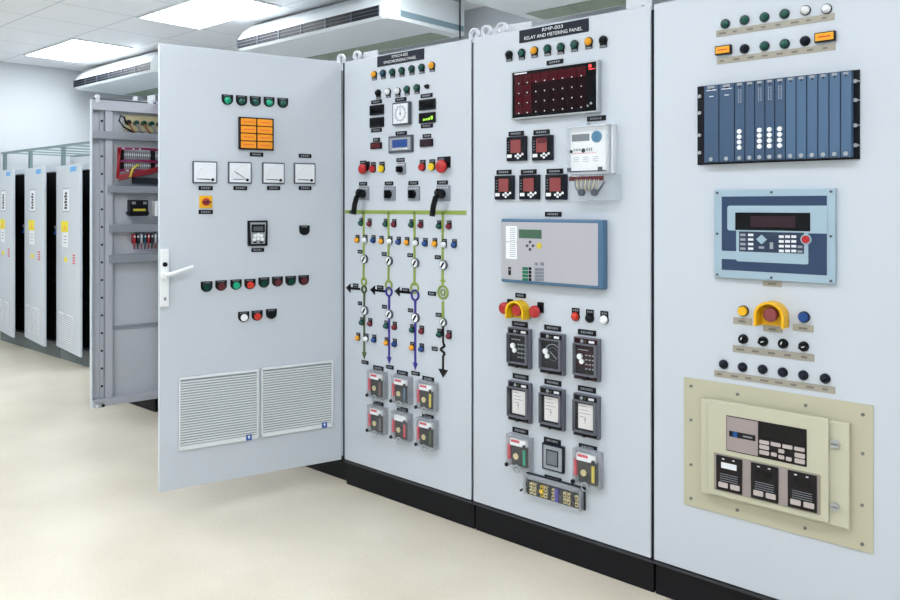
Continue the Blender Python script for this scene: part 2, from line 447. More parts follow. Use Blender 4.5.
def body_closed(cab, x0, x1, y0=0.0, depth=0.6):
    ox = cab.location.x; a, b = x0-ox, x1-ox
    m = MB(); m.box(a+0.001, b-0.001, y0+0.03, y0+depth, ZB, ZT-0.012, 'paint'); m.build('body', cab)
    g = MB(); g.box(a+0.001, b-0.001, y0+0.012, y0+0.03, ZB+0.004, ZT-0.018, 'dark_gasket'); g.build('door_gasket', cab)
    p = MB(); p.box(a+0.004, b-0.004, y0+0.02, y0+depth-0.02, 0.0, ZB-0.012, 'plinth', 0.003); p.box(a+0.002, b-0.002, y0+0.005, y0+depth-0.02, ZB-0.012, ZB-0.001, 'plinth_edge')
    p.build('plinth', cab, label='black base plinth')
def door_closed(cab, x0, x1, y0=0.0):
    ox = cab.location.x; m = MB(); m.box(x0-ox+0.007, x1-ox-0.007, y0, y0+0.012, ZB+0.006, ZT, 'paint', 0.003)
    return m.build('door', cab)
XS = [-5.27, -4.20, -3.226, -2.332, -1.440, -0.545]
# open cabinet shell
def body_open(cab, x0, x1, y0, ztop=ZT-0.012, zb=ZB, depth=0.6, pm='paint', inner='grey_inner', pl='plinth'):
    ox = cab.location.x; a, b = x0-ox, x1-ox; t = 0.02
    m = MB()
    m.box(a+0.001, a+t, y0+0.015, y0+depth, zb, ztop, pm); m.box(b-t, b-0.001, y0+0.015, y0+depth, zb, ztop, pm)
    m.box(a+t, b-t, y0+0.015, y0+depth, ztop-t, ztop, pm); m.box(a+t, b-t, y0+0.015, y0+depth, zb, zb+t, pm)
    m.box(a+t, b-t, y0+depth-t, y0+depth, zb+t, ztop-t, inner); m.build('body', cab)
    p = MB(); p.box(a+0.004, b-0.004, y0+0.02, y0+depth-0.02, 0, zb-0.008, pl, 0.003); p.box(a+0.002, b-0.002, y0+0.005, y0+depth-0.02, zb-0.008, zb-0.0005, 'plinth_edge' if pl == 'plinth' else pl)
    p.build('plinth', cab)
# buttons and lamps ---------------------------------------------------
def button(cab, face, px, py, color, style, label, name='indicator_lamp', r=0.0165, dome=True):
    a, z = face.off(0.013).at(px, py); d = Dev(cab, face, name, a, z, label)
    rk = '%s|%.4f|%s' % (style, r, dome)
    if style == 'below':        # lamp with a short dark tag underneath
        d.main(cached('bezel|'+rk, lambda m: (m.cyl(0, 0, r*1.12, -0.008, 0, 'black'), m.box(-r*0.95, r*0.95, -0.004, 0, -r*1.75, -r*0.6, 'black'))))
        d.sub('nameplate', cached('tag|'+rk, lambda m: m.box(-r*0.8, r*0.8, -0.0048, -0.004, -r*1.68, -r*1.25, 'legend_grey')))
    elif style == 'shield':     # shield-shaped legend holder of the open door
        W = 0.028
        def f(m):
            pts = [(-W, 0.024), (-W, 0.002)]+[(W*math.cos(t), -0.002+0.024*math.sin(t)) for t in [math.pi+math.pi*i/12 for i in range(1, 12)]]+[(W, 0.002), (W, 0.024)]
            m.prism(pts, -0.004, 0, 'black')
        d.main(cached('bezel|'+rk, f))
        d.sub('nameplate', cached('tag|'+rk, lambda m: [m.box(x, x+0.005, -0.0046, -0.004, 0.015, 0.020, 'legend_grey') for x in (-0.018, -0.011, -0.004, 0.003, 0.010)]))
        d.sub('collar', cached('collar|'+rk, lambda m: m.ring(0, -0.005, 0.0205, 0.017, -0.009, -0.004, 'black')))
    elif style == 'above':      # small lamp with a dark tag on top
        d.main(cached('bezel|'+rk, lambda m: (m.cyl(0, 0, r*1.05, -0.007, 0, 'black'), m.box(-r*0.95, r*0.95, -0.004, 0, 0, r*1.9, 'black'))))
        d.sub('nameplate', cached('tag|'+rk, lambda m: [m.box(-r*0.6+i*r*0.5, -r*0.6+i*r*0.5+r*0.3, -0.0046, -0.004, r*1.2, r*1.6, 'legend_grey') for i in range(3)]))
    else:
        d.main(cached('bezel|'+rk, lambda m: m.cyl(0, 0, r*1.15, -0.006, 0, 'black')))
    zc = -0.005 if style == 'shield' else 0.0
    rr = 0.018 if style == 'shield' else r
    if dome: me = cached('lens|%s|%s' % (rk, color), lambda m: m.dome(0, zc, rr, -0.024, -0.004, color))
    else: me = cached('cap|%s|%s' % (rk, color), lambda m: (m.cyl(0, zc, rr, -0.016, -0.004, color, r2=rr*0.92),))
    d.sub('lens' if dome else 'cap', me)
    return d
def selector(cab, face, px, py, label, W=0.075, H=0.075, handle=0, nm=None, knob=0.022):
    a, z = face.off(0.008).at(px, py); d = Dev(cab, face, 'selector_switch', a, z, label)
    m = MB(); m.box(-W/2, W/2, -0.006, 0, -H/2, H/2, 'grey_switch', 0.002)
    for i in range(-2, 3): m.box(i*W*0.16-0.002, i*W*0.16+0.002, -0.0066, -0.006, H*0.3, H*0.4, 'legend_white')
    m.build  # plate
    d.main(m)
    k = MB(); k.cyl(-0.004, -0.004, knob, -0.022, -0.006, 'black', r2=knob*0.9); k.box(-0.010, 0.002, -0.036, -0.022, -knob*0.9-0.004, knob*0.9-0.004, 'black', 0.002)
    d.sub('knob', k)
    if handle:
        h = MB(); h.cyl(-0.004, 0, 0.021, -0.040, -0.022, 'black'); h.tube([(-0.004, -0.036, 0.008), (-0.010, -0.044, -0.02), (-0.020, -0.050, -0.06), (-0.026, -0.052, -0.108)], 0.0135, 'black', 12)
        if handle == 2: h.tube([(-0.026, -0.052, -0.098), (-0.05, -0.05, -0.096)], 0.009, 'black', 10)
        d.sub('handle', h, label='black pistol-grip handle')
    return d
def mushroom(cab, face, px, py, label, r=0.03, color='red', tag=None, plate=True):
    a, z = face.off(0.03).at(px, py); d = Dev(cab, face, 'stop_button', a, z, label)
    m = MB(); m.cyl(0, 0, r*0.6, -0.02, 0, 'black')
    if plate: m.box(0, r*1.2, -0.004, 0, -r*0.2, r*1.5, 'black')
    d.main(m); c = MB(); c.cyl(0, 0, r, -0.028, -0.02, color, 28); c.dome(0, 0, r, -0.040, -0.028, color, 28); d.sub('cap', c); return d
# ================================================================== cabinet with the wide-open door
cabA = thing('control_cabinet', 'tall grey control cabinet whose wide open door carries four dial meters and two louvred vents', 'cabinet', (XS[1], 0, 0), 'row of tall control cabinets')
body_open(cabA, XS[1], XS[2], 0.03)
DW = 0.93
m = MB(); m.box(-DW, -0.008, 0, 0.028, ZB+0.003, ZT, 'paint_door', 0.004)
link('door', m.mesh('door'), cabA, (HINGE[0]-XS[1], HINGE[1], 0), DOOR.rz, 'light grey door swung wide open')
def hingeset():
    m = MB()
    for z in (0.35, 1.2, 2.05): m.cyl(0, 0, 0.01, -0.004, 0.004, 'steel')
lifting(cabA, [('eye', -3.30, 0.05)])
zA = Z(150, 60, 4.285); zB_ = Z(150, 190, 4.285)
for i, (x, y) in enumerate(((334, 168), (395, 172), (454, 175), (513, 178), (572, 182))):
    px, py = zA(x, y); button(cabA, DOOR, px, py, 'bright_green' if i in (0, 3) else 'dark_green', 'shield', 'green lamp in the top row of the open door')
# annunciator of eight amber windows
px, py = zA(457, 316); a, z = DOOR.off(0.018).at(px, py); d = Dev(cabA, DOOR, 'annunciator', a, z, 'square annunciator of eight amber windows')
m = MB(); m.box(-0.088, 0.088, -0.018, 0, -0.08, 0.08, 'brown_black', 0.002); d.main(m)
for c in (-1, 1):
    for r in range(4):
        t = MB(); t.box(-0.038, 0.038, -0.022, -0.018, -0.0165, 0.0165, 'amber_tile', 0.0015)
        for k in range(5): t.box(-0.025+k*0.011, -0.018+k*0.011, -0.0224, -0.022, -0.002, 0.002, 'orange_red')
        d.sub('window_tile', t, loc=(c*0.0415, 0, 0.0565-r*0.0375))
np_ = lambda *a, **k: nameplate(*a, **k)
for (x, y) in ((456, 405), (664, 411), (238, 549), (386, 549), (529, 549), (664, 549)): nameplate(cabA, DOOR, *zA(x, y), wpx=12, w_=0.068, h=0.02)
# dial meters
def dial_meter(px, py, ang, label):
    a, z = DOOR.off(0.012).at(px, py); d = Dev(cabA, DOOR, 'dial_meter', a, z, label); s = 0.058
    m = MB(); m.box(-s, s, -0.012, 0, -0.053, 0.053, 'grey_bezel', 0.003); m.box(-s+0.006, s-0.006, -0.0126, -0.012, -0.047, 0.047, 'dial_white'); d.main(m)
    t = MB()
    for i in range(9):
        q = math.radians(92+i*11); R_ = 0.078
        t.bar(0.035+R_*math.cos(q), -0.037+R_*math.sin(q), 0.035+(R_-0.006)*math.cos(q), -0.037+(R_-0.006)*math.sin(q), 0.0014, -0.0132, -0.0126, 'legend_grey')
    t.box(-0.035, 0.02, -0.0132, -0.0126, -0.034, -0.031, 'black'); d.sub('scale', t)
    n = MB(); n.bar(0.035, -0.035, 0.035+0.075*math.cos(ang), -0.035+0.075*math.sin(ang), 0.0024, -0.015, -0.0142, 'black'); n.cyl(0.035, -0.035, 0.007, -0.017, -0.0126, 'black'); d.sub('needle', n)
for x, y, an, lb in ((236, 481, 178, 'leftmost dial meter on the open door'), (386, 483, 147, 'dial meter whose needle points diagonally up'), (530, 485, 178, 'third dial meter on the open door'), (664, 486, 178, 'rightmost dial meter, nearest the hinge')):
    dial_meter(*zA(x, y), math.radians(an), lb)
# yellow rotary isolator
a, z = DOOR.at(*zB_(238, 51)); d = Dev(cabA, DOOR, 'rotary_isolator', a, z, 'yellow isolator switch with red knob')
m = MB(); m.box(-0.031, 0.031, -0.006, 0, -0.03, 0.03, 'shroud_amber', 0.002); d.main(m)
k = MB(); k.cyl(0, 0, 0.018, -0.014, -0.006, 'orange_red'); k.prism([(-0.026, 0), (0, -0.009), (0.026, 0), (0, 0.009)], -0.028, -0.014, 'dark_red_cap'); d.sub('knob', k)
nameplate(cabA, DOOR, *zB_(238, 94), w_=0.068, h=0.02)
nameplate(cabA, DOOR, *zB_(461, 257), w_=0.064, h=0.02)
# digital relay with keys
a, z = DOOR.at(*zB_(459, 185)); d = Dev(cabA, DOOR, 'digital_meter', a, z, 'dark framed digital meter with pale round keys')
m = MB(); m.box(-0.05, 0.05, -0.014, 0, -0.063, 0.063, 'black', 0.003); m.prism([(-0.034, -0.052), (0.034, -0.052), (0.040, 0.054), (-0.040, 0.054)], -0.016, -0.014, 'grey_mid'); d.main(m)
t = MB(); t.box(-0.034, 0.034, -0.0172, -0.016, 0.004, 0.044, 'black'); t.box(-0.024, 0.024, -0.0178, -0.0172, 0.012, 0.034, 'grey_bezel'); d.sub('screen', t)
t = MB()
for x, zz in ((-0.016, -0.012), (0.0, -0.008), (0.016, -0.012), (-0.02, -0.03), (0.02, -0.03), (0, -0.026)): t.cyl(x, zz, 0.009, -0.019, -0.016, 'cap_white', 12)
t.box(-0.024, -0.008, -0.0175, -0.016, -0.048, -0.04, 'black'); t.box(0.008, 0.024, -0.0175, -0.016, -0.048, -0.04, 'black'); d.sub('keypad', t)
button(cabA, DOOR, *zB_(665, 172), 'black', 'shield', 'black selector knob beside the digital meter', 'selector_knob', dome=False)
for x, y, c, lb in ((245, 414, 'deep_green', 'dark green push button, first from the left'), (307, 409, 'dark_red_cap', 'dark red push button, second from the left'), (371, 405, 'bright_green', 'lit green push button, third from the left'), (431, 403, 'orange_red', 'bright orange-red push button, fourth from the left'),
                 (491, 396, 'deep_green', 'dark green push button, fifth from the left'), (549, 392, 'dark_red_cap', 'dark red push button, sixth from the left'), (606, 389, 'deep_green', 'dark green push button, seventh from the left'), (662, 386, 'dark_red_cap', 'dark red push button nearest the hinge')):
    button(cabA, DOOR, *zB_(x, y), c, 'shield', lb, 'push_button', dome=False)
for x, y, c, lb in ((404, 543, 'cap_white', 'white push button above the vents'), (462, 538, 'orange_red', 'red push button above the vents'), (523, 531, 'black', 'black push button above the vents')):
    button(cabA, DOOR, *zB_(x, y), c, 'shield', lb, 'push_button', dome=False)
# swing handle
a, z = DOOR.at(*zB_(61, 376)); d = Dev(cabA, DOOR, 'door_lock', a, z, 'white lock plate at the free edge')
m = MB(); m.box(-0.019, 0.019, -0.016, 0, -0.135, 0.135, 'white', 0.004); m.cyl(0, 0.063, 0.011, -0.020, -0.016, 'black'); m.box(-0.005, 0.005, -0.018, -0.016, -0.105, -0.09, 'legend_grey'); d.main(m)
h = MB(); h.cyl(0, 0.012, 0.016, -0.04, -0.016, 'white'); h.tube([(0, -0.04, 0.012), (0.03, -0.048, 0.022), (0.12, -0.055, 0.05)], 0.0095, 'white', 10); d.sub('lever', h)
# louvred filter vents
for (x0, y0, x1, y1), lb in (((98, 150, 382, 405), 'left louvred vent at the foot of the open door'), ((392, 118, 642, 358), 'right louvred vent at the foot of the open door, nearest the hinge')):
    zz = Z(150, 330, 3.53); a, z, W, H = DOOR.rect(*zz(x0, y0, x1, y1)); W, H = 0.384, 0.345
    d = Dev(cabA, DOOR, 'filter_vent', a, z, lb)
    m = MB(); m.box(-W/2, W/2, -0.004, 0, -H/2, H/2, 'louver_gap'); m.box(-W/2, -W/2+0.008, -0.014, -0.004, -H/2, H/2, 'louver_white', 0.002); m.box(W/2-0.008, W/2, -0.014, -0.004, -H/2, H/2, 'louver_white', 0.002)
    m.box(-W/2, W/2, -0.014, -0.004, H/2-0.012, H/2, 'louver_white', 0.002); m.box(-W/2, W/2, -0.014, -0.004, -H/2, -H/2+0.02, 'louver_white', 0.002); d.main(m)
    s = MB(); n = 25
    for i in range(n):
        z0 = -H/2+0.024+i*(H-0.04)/n; p = (H-0.04)/n
        s.box(-W/2+0.008, W/2-0.008, -0.0125, -0.004, z0, z0+p*0.58, 'louver_white', 0.002)
    d.sub('slats', s)
    b = MB(); b.box(-0.014, 0.014, -0.0165, -0.014, -0.014, 0.014, 'badge_blue'); b.prism([(-0.007, 0.006), (0, -0.008), (0.007, 0.006), (0.003, 0.006), (0.003, 0.010), (-0.003, 0.010), (-0.003, 0.006)], -0.0172, -0.0165, 'cap_white'); d.sub('badge', b, 'small blue and white badge', (W/2-0.05, 0, -H/2+0.014))
# ================================================================== synchronising panel
cabS = thing('control_cabinet', 'tall grey synchronising panel cabinet with a green and blue mimic diagram', 'cabinet', (XS[2], 0, 0), 'row of tall control cabinets')
body_closed(cabS, XS[2], XS[3]); _g = MB(); _g.box(0.001, 0.009, 0.0, 0.012, ZB+0.004, ZT-0.004, 'interior_dark'); _g.build('gap_shade_strip', cabS); door_closed(cabS, XS[2]+0.004, XS[3])  # near-black strip put in as the darkness of the gap between doors
lifting(cabS, [('eye', -3.17, 0.05), ('plate', -3.10, 0.08), ('eye', -2.37, 0.06)])
def title(cab, x0, y0, x1, y1, l1, l2, W, H, f1=0.3, f2=0.84):
    a, z, _, _ = ROW.rect(x0, y0, x1, y1)
    d = Dev(cab, ROW, 'title_plate', a, z, 'dark title plate with white lettering'); m = MB(); m.box(-W/2, W/2, -0.004, 0, -H/2, H/2, 'navy_plate'); d.main(m)
    d.sub('lettering', text_mesh(l1, W*f1, H*0.27, 'legend_white'), loc=(0, -0.0048, H*0.24))
    d.sub('lettering', text_mesh(l2, W*f2, H*0.27, 'legend_white'), loc=(0, -0.0048, -H*0.2))
title(cabS, 377.8, 53.7, 424, 62, 'SYNCH-002', 'SYNCHRONISING PANEL', 0.325, 0.052, 0.35, 0.70)
sA, sB, sC, sD, sE = Z(340, 40, 6.43), Z(340, 120, 6.43), Z(340, 200, 6.43), Z(340, 285, 6.43), Z(340, 360, 6.43)
for x, y, c, lb in ((211, 220, 'orange', 'orange lamp at the left end of the top row'), (268, 212, 'teal_blue', 'blue-green lamp in the top row'), (328, 205, 'dark_green', None), (388, 196, 'dark_green', None), (452, 184, 'dark_green', None), (516, 175, 'dark_green', None), (582, 163, 'orange', 'orange lamp at the right end of the top row')):
    button(cabS, ROW, *sA(x, y), c, 'below', lb, r=0.0165)
for x, y, c, lb in ((237, 340, 'black', 'black knob'), (300, 332, 'cap_white', 'white button'), (362, 328, 'cap_white', 'white button'), (421, 316, 'dark_green', 'green lamp'), (485, 306, 'dark_green', 'green lamp')):
    button(cabS, ROW, *sA(x, y), c, 'below', lb, 'push_button' if c == 'cap_white' else 'indicator_lamp', r=0.0165)
button(cabS, ROW, *sA(552, 298), 'black', 'plain', 'small black knob', 'socket', r=0.010)
for x, y in ((236, 398), (392, 383), (558, 358), (236, 581), (560, 553)): nameplate(cabS, ROW, *sA(x, y), w_=0.078)
def display(cab, cx, cy, W, H, scr, label, frame='black', ins=0.009):
    a, z = ROW.off(0.004).at(cx, cy); d = Dev(cab, ROW, 'digital_display', a, z, label)
    m = MB(); m.box(-W/2, W/2, -0.010, 0, -H/2, H/2, frame, 0.002); d.main(m)
    s = MB(); s.box(-W/2+ins, W/2-ins, -0.0108, -0.010, -H/2+ins, H/2-ins, scr); d.sub('screen', s); return d
display(cabS, *sA(237, 450), 0.1, 0.05, 'black_gloss', 'upper left black display'); display(cabS, *sA(237, 530), 0.1, 0.05, 'black_gloss', 'lower left black display')
display(cabS, *sA(561, 415), 0.105, 0.05, 'black_gloss', 'upper right black display')
d = display(cabS, *sA(561, 500), 0.105, 0.05, 'black_gloss', 'lower right display with lit green digits')
t = MB()
for i, hh in enumerate((0.010, 0.010, 0.013, 0.02)): t.box(-0.022+i*0.017, -0.009+i*0.017, -0.0114, -0.0108, -0.014+0.001*i, -0.014+hh, 'lit_green')
d.sub('digits', t, 'lit yellow-green digits')
a, z = ROW.off(0.018).at(*sA(390, 473)); d = Dev(cabS, ROW, 'synchroscope', a, z, 'square white synchroscope dial in a dark frame')
m = MB(); m.box(-0.058, 0.058, -0.02, 0, -0.056, 0.056, 'grey_bezel', 0.003); m.box(-0.05, 0.05, -0.0208, -0.02, -0.048, 0.048, 'dial_white'); d.main(m)
t = MB(); t.ring(0, 0, 0.037, 0.034, -0.0214, -0.0208, 'legend_grey'); t.ring(0, 0, 0.03, 0.0288, -0.0214, -0.0208, 'grey_mid')
for i in range(12):
    q = math.pi*i/6; t.bar(0.037*math.cos(q), 0.037*math.sin(q), 0.043*math.cos(q), 0.043*math.sin(q), 0.0016, -0.0214, -0.0208, 'black')
d.sub('scale', t); t = MB(); t.bar(0, -0.012, 0, 0.03, 0.0028, -0.0225, -0.0218, 'legend_grey'); t.cyl(0, 0, 0.005, -0.024, -0.0208, 'legend_grey'); d.sub('needle', t)
d = display(cabS, *sB(392, 155), 0.168, 0.083, 'lcd_blue', 'wide blue screen display unit', 'grey_bezel', 0.011)
t = MB(); t.box(-0.073, 0.073, -0.0125, -0.010, -0.031, 0.031, 'grey_mid'); t.box(-0.052, 0.052, -0.0135, -0.0125, -0.016, 0.022, 'lcd_blue')
for i in range(6): t.box(-0.05+i*0.018, -0.038+i*0.018, -0.014, -0.0125, -0.027, -0.021, 'legend_white')
d.sub('front_plate', t)
for x, y, w_ in ((395, 85, 0.078), (236, 127, 0.05), (560, 103, 0.055), (390, 257, 0.055), (150, 273, 0.045), (658, 250, 0.058), (150, 410, 0.06), (316, 408, 0.06), (473, 405, 0.066), (660, 402, 0.068)): nameplate(cabS, ROW, *sB(x, y), w_=w_)
display(cabS, *sB(233, 165), 0.08, 0.033, 'dark_red_cap', 'small dark red counter window', ins=0.006); display(cabS, *sB(556, 147), 0.083, 0.036, 'brown_screen', 'small brown counter window', ins=0.006)
mushroom(cabS, ROW, *sB(138, 315), 'red mushroom button at the left', 0.026); mushroom(cabS, ROW, *sB(645, 298), 'red mushroom button at the right', 0.031)
for x, y, c, lb in ((203, 315, 'red', 'red push button beside the left mushroom button'), (260, 313, 'yellow', 'left yellow push button'), (521, 303, 'red', 'red push button left of the right yellow one'), (583, 300, 'yellow', 'right yellow push button')):
    button(cabS, ROW, *sB(x, y), c, 'above', lb, 'push_button', r=0.0185, dome=False)
selector(cabS, ROW, *sB(392, 312), 'small grey selector switch in the middle', 0.055, 0.055, knob=0.016)
selector(cabS, ROW, *sB(150, 470), 'selector switch with black pistol grip at the left', 0.076, 0.068, 2); selector(cabS, ROW, *sB(315, 472), 'grey selector switch without handle, left of two', 0.08, 0.07)
selector(cabS, ROW, *sB(470, 472), 'grey selector switch without handle, right of two', 0.08, 0.07); selector(cabS, ROW, *sB(660, 470), 'selector switch with black pistol grip at the right', 0.085, 0.072, 1)
# mimic diagram
def mimic(name, fn, px, py, label):
    a, z = ROW.at(px, py); d = Dev(cabS, ROW, name, a, z, label); m = MB(); fn(m, d); d.main(m); return d
TH = 0.003
def _bus(m, d):
    x0, z0 = d.p(*sC(35, 70)); x1, z1 = d.p(*sC(812, 88)); m.bar(x0, (z0+z1)/2, x1, (z0+z1)/2, 0.018, -TH, 0, 'mimic_green')
mimic('mimic_busbar', _bus, *sC(430, 80), 'long horizontal green busbar line')
BX = [(153, 157), (313, 317), (480, 485), (661, 664)]
cols = ['mimic_olive', 'mimic_blue', 'mimic_blue', 'black']
ty = [(508, 15, 25, 445, 165), (525, 33, 42, 478, 190), (540, 52, 62, 520, 212), (560, 60, 60, 560, 240)]
for i in range(4):
    def up(m, d, i=i):
        x, z0 = d.p(*sC(BX[i][0], 78)); y1 = (515, 530, 550, 545)[i]; _, z1 = d.p(*sC(BX[i][0], y1)); m.bar(x, z0, x, z1, 0.013, -TH, 0, 'mimic_green')
        rr = (0.022, 0.026, 0.028, 0.034)[i]; cx, cz = d.p(*sC(BX[i][0]+2, (525, 547, 565, 593)[i]))
        m.ring(cx, cz, rr, rr-0.009, -TH*1.6, 0, 'mimic_green')
        if i == 3: m.prism([(cx-0.018, cz+0.05), (cx+0.018, cz+0.05), (cx, cz+0.068)], -TH*1.4, 0, 'mimic_green'); m.ring(cx, cz, 0.016, 0.010, -TH*1.5, 0, 'mimic_green')
    mimic('mimic_branch', up, *sC(BX[i][0], 300), 'green vertical branch line, %s from the left' % ('first', 'second', 'third', 'fourth')[i])
    def dn(m, d, i=i):
        col = cols[i]; xx = BX[i][1]
        if i < 3:
            y0 = (28, 43, 65)[i]; ye = (462, 492, 530)[i]
            cx, cz = d.p(*sD(xx, y0)); rr = (0.021, 0.025, 0.028)[i]; m.ring(cx, cz, rr, rr-0.009, -TH*2.0, 0, col)
            _, z1 = d.p(*sD(xx, ye-30)); m.bar(cx, cz-rr+0.004, cx, z1, 0.013, -TH, 0, col)
            _, z2 = d.p(*sD(xx, ye+15)); m.prism([(cx-0.017, z1), (cx, z2), (cx+0.017, z1)], -TH, 0, col)
        else:
            g0, gz = d.p(*sD(663, 105)); _, gz1 = d.p(*sD(663, 245)); m.bar(g0, gz, g0, gz1, 0.014, -TH, 0, 'mimic_green')
            pts = [(663, 250), (665, 375), (676, 392), (645, 413), (676, 440), (664, 455), (664, 545)]
            for (a0, b0), (a1, b1) in zip(pts, pts[1:]):
                u0 = d.p(*sD(a0, b0)); u1 = d.p(*sD(a1, b1)); m.bar(u0[0], u0[1], u1[0], u1[1], 0.011, -TH, 0, 'black')
            u = d.p(*sD(664, 545)); m.prism([(u[0]-0.03, u[1]+0.002), (u[0], u[1]-0.036), (u[0]+0.03, u[1]+0.002)], -TH, 0, 'black')
    mimic('mimic_branch', dn, *sD(BX[i][1], 300), ('olive feeder arrow pointing down', 'blue feeder arrow pointing down, left of two', 'blue feeder arrow pointing down, right of two', 'black zigzag line ending in a large arrow')[i])
for (x0, y0, x1, y1) in ((40, 563, 130, 567), (195, 575, 290, 582), (352, 583, 455, 592)):
    def ar(m, d, q=(x0, y0, x1, y1)):
        u0 = d.p(*sC(q[0], q[1]+6)); u1 = d.p(*sC(q[2], q[3])); zc = (u0[1]+u1[1])/2
        m.bar(u0[0]+0.03, zc, u1[0], zc, 0.012, -TH, 0, 'black'); m.prism([(u0[0], zc), (u0[0]+0.036, zc-0.024), (u0[0]+0.036, zc+0.024)], -TH, 0, 'black')
    mimic('mimic_arrow', ar, *sC((x0+x1)/2, (y0+y1)/2), 'black arrow pointing left')
def disc(px, py, r=0.023):
    a, z = ROW.off(0.01).at(px, py); d = Dev(cabS, ROW, 'position_indicator', a, z, 'round white indicator with a black slanted bar')
    m = MB(); m.cyl(0, 0, r, -0.012, 0, 'grey_bezel'); m.cyl(0, 0, r*0.84, -0.0128, -0.012, 'cap_white'); d.main(m)
    b = MB(); b.bar(-r*0.4, -r*0.55, r*0.4, r*0.55, r*0.42, -0.0136, -0.0128, 'black'); d.sub('slanted_bar', b)
for x, y in ((153, 380), (311, 392), (480, 405), (660, 418)): disc(*sC(x, y))
for x, y, r in ((155, 165, 0.023), (313, 188, 0.023), (481, 212, 0.024), (660, 240, 0.019)): disc(*sD(x, y), r)
for x, y in ((127, 150), (284, 155), (450, 160), (628, 168)): button(cabS, ROW, *sC(x, y), 'dark_green', 'above', None, r=0.0142)
for x, y in ((180, 153), (338, 158), (510, 163), (692, 170)): button(cabS, ROW, *sC(x, y), 'maroon', 'above', None, r=0.0142)
for x, y, c in ((102, 258, 'orange'), (153, 258, 'cap_white'), (205, 260, 'blue'), (257, 266, 'orange'), (313, 268, 'cap_white'), (367, 271, 'blue'), (421, 274, 'orange'), (480, 277, 'cap_white'), (538, 281, 'blue'), (600, 282, 'orange'), (661, 288, 'cap_white'), (725, 290, 'blue')):
    button(cabS, ROW, *sC(x, y), c, 'above', None, r=0.0142)
for x, y in ((132, 243), (288, 265), (455, 290), (630, 320)): button(cabS, ROW, *sD(x, y), 'dark_green', 'above', None, r=0.0142)
for x, y in ((184, 249), (342, 273), (515, 299), (692, 330)): button(cabS, ROW, *sD(x, y), 'maroon', 'above', None, r=0.0142)
for x, y, c in ((107, 342, 'orange'), (160, 348, 'cap_white'), (210, 355, 'blue'), (290, 373, 'orange'), (342, 382, 'blue'), (455, 404, 'orange'), (515, 414, 'blue')): button(cabS, ROW, *sD(x, y), c, 'above', None, r=0.0142)
for x, y, w_ in ((130, 332, 0.034), (285, 347, 0.034), (452, 355, 0.036), (630, 368, 0.038)): nameplate(cabS, ROW, *sC(x, y), w_=w_)
for x, y, w_ in ((102, 2, 0.04), (260, 15, 0.045), (423, 33, 0.048), (592, 55, 0.052), (130, 118, 0.03), (287, 140, 0.034), (455, 163, 0.034), (635, 192, 0.036), (162, 497, 0.05), (322, 528, 0.052), (487, 568, 0.056), (610, 410, 0.036)): nameplate(cabS, ROW, *sD(x, y), w_=w_)
# plug-in relays under clear covers
def plug_relay(cab, px, py, label, s=1.0, lab='red_label', extra=None, strip='red_label', coin=(-0.012, -0.02)):
    a, z = ROW.off(0.014).at(px, py); W, H, D_ = 0.122*s, 0.138*s, 0.036
    d = Dev(cab, ROW, 'plug_in_relay', a, z, label)
    m = MB(); m.box(-W/2, W/2, -0.008, 0, -H/2, H/2, 'grey_mid', 0.002); m.box(-W*0.3, W*0.42, -0.026, -0.008, -H*0.42, H*0.18, 'mech_dark'); d.main(m)
    l = MB(); l.box(-W*0.36, W*0.32, -0.028, -0.008, H*0.18, H*0.38, 'cap_white'); l.box(-W*0.32, W*0.06, -0.0285, -0.028, H*0.28, H*0.36, lab); l.box(-W*0.46, -W*0.37, -0.028, -0.008, -H*0.28, H*0.18, strip); l.cyl(W*0.26, H*0.2, 0.009*s, -0.031, -0.028, 'black', 14); d.sub('label_plate', l, 'white and red label strip')
    c = MB(); c.cyl(coin[0]*s, coin[1]*s, 0.013*s, -0.030, -0.026, 'coin', 16); c.box(W*0.2, W*0.3, -0.029, -0.026, -H*0.36, H*0.1, extra or 'copper'); d.sub('coil', c)
    g = MB(); t = 0.003
    g.box(-W/2, W/2, -D_, -D_+t, -H/2, H/2, 'clear', 0.001)
    d.sub('cover', g, 'clear plastic cover')
    e = MB(); e.box(-W/2, -W/2+t, -D_+t, -0.008, -H/2, H/2, 'clear_edge'); e.box(W/2-t, W/2, -D_+t, -0.008, -H/2, H/2, 'clear_edge'); e.box(-W/2+t, W/2-t, -D_+t, -0.008, H/2-t, H/2, 'clear_edge'); e.box(-W/2+t, W/2-t, -D_+t, -0.008, -H/2, -H/2+t, 'clear_edge')
    e.cyl(-W*0.44, -H*0.44, 0.009*s, -D_-0.006, -D_, 'black', 14); e.ring(0.0, -H*0.5, 0.018*s, 0.014*s, -D_-0.004, -D_, 'steel', 14)
    d.sub('cover_rim', e)
K = [(236, 155), (393, 190), (556, 228), (237, 382), (393, 423), (556, 468)]
lbs = ['upper left plug-in relay', 'upper middle plug-in relay', 'upper right plug-in relay', 'lower left plug-in relay', 'lower middle plug-in relay with red block', 'lower right plug-in relay']
for i, (x, y) in enumerate(K): plug_relay(cabS, *sE(x+6, y), lbs[i], 0.98, lab='legend_white' if i == 4 else 'red_label', extra=('wire_brown', 'relay_blue', 'wire_yellow', 'relay_frame', 'red_label', 'mimic_olive')[i])
for x, y in ((248, 52), (402, 83), (568, 122), (247, 282), (403, 318), (566, 364)): nameplate(cabS, ROW, *sE(x, y), w_=0.075, h=0.022)
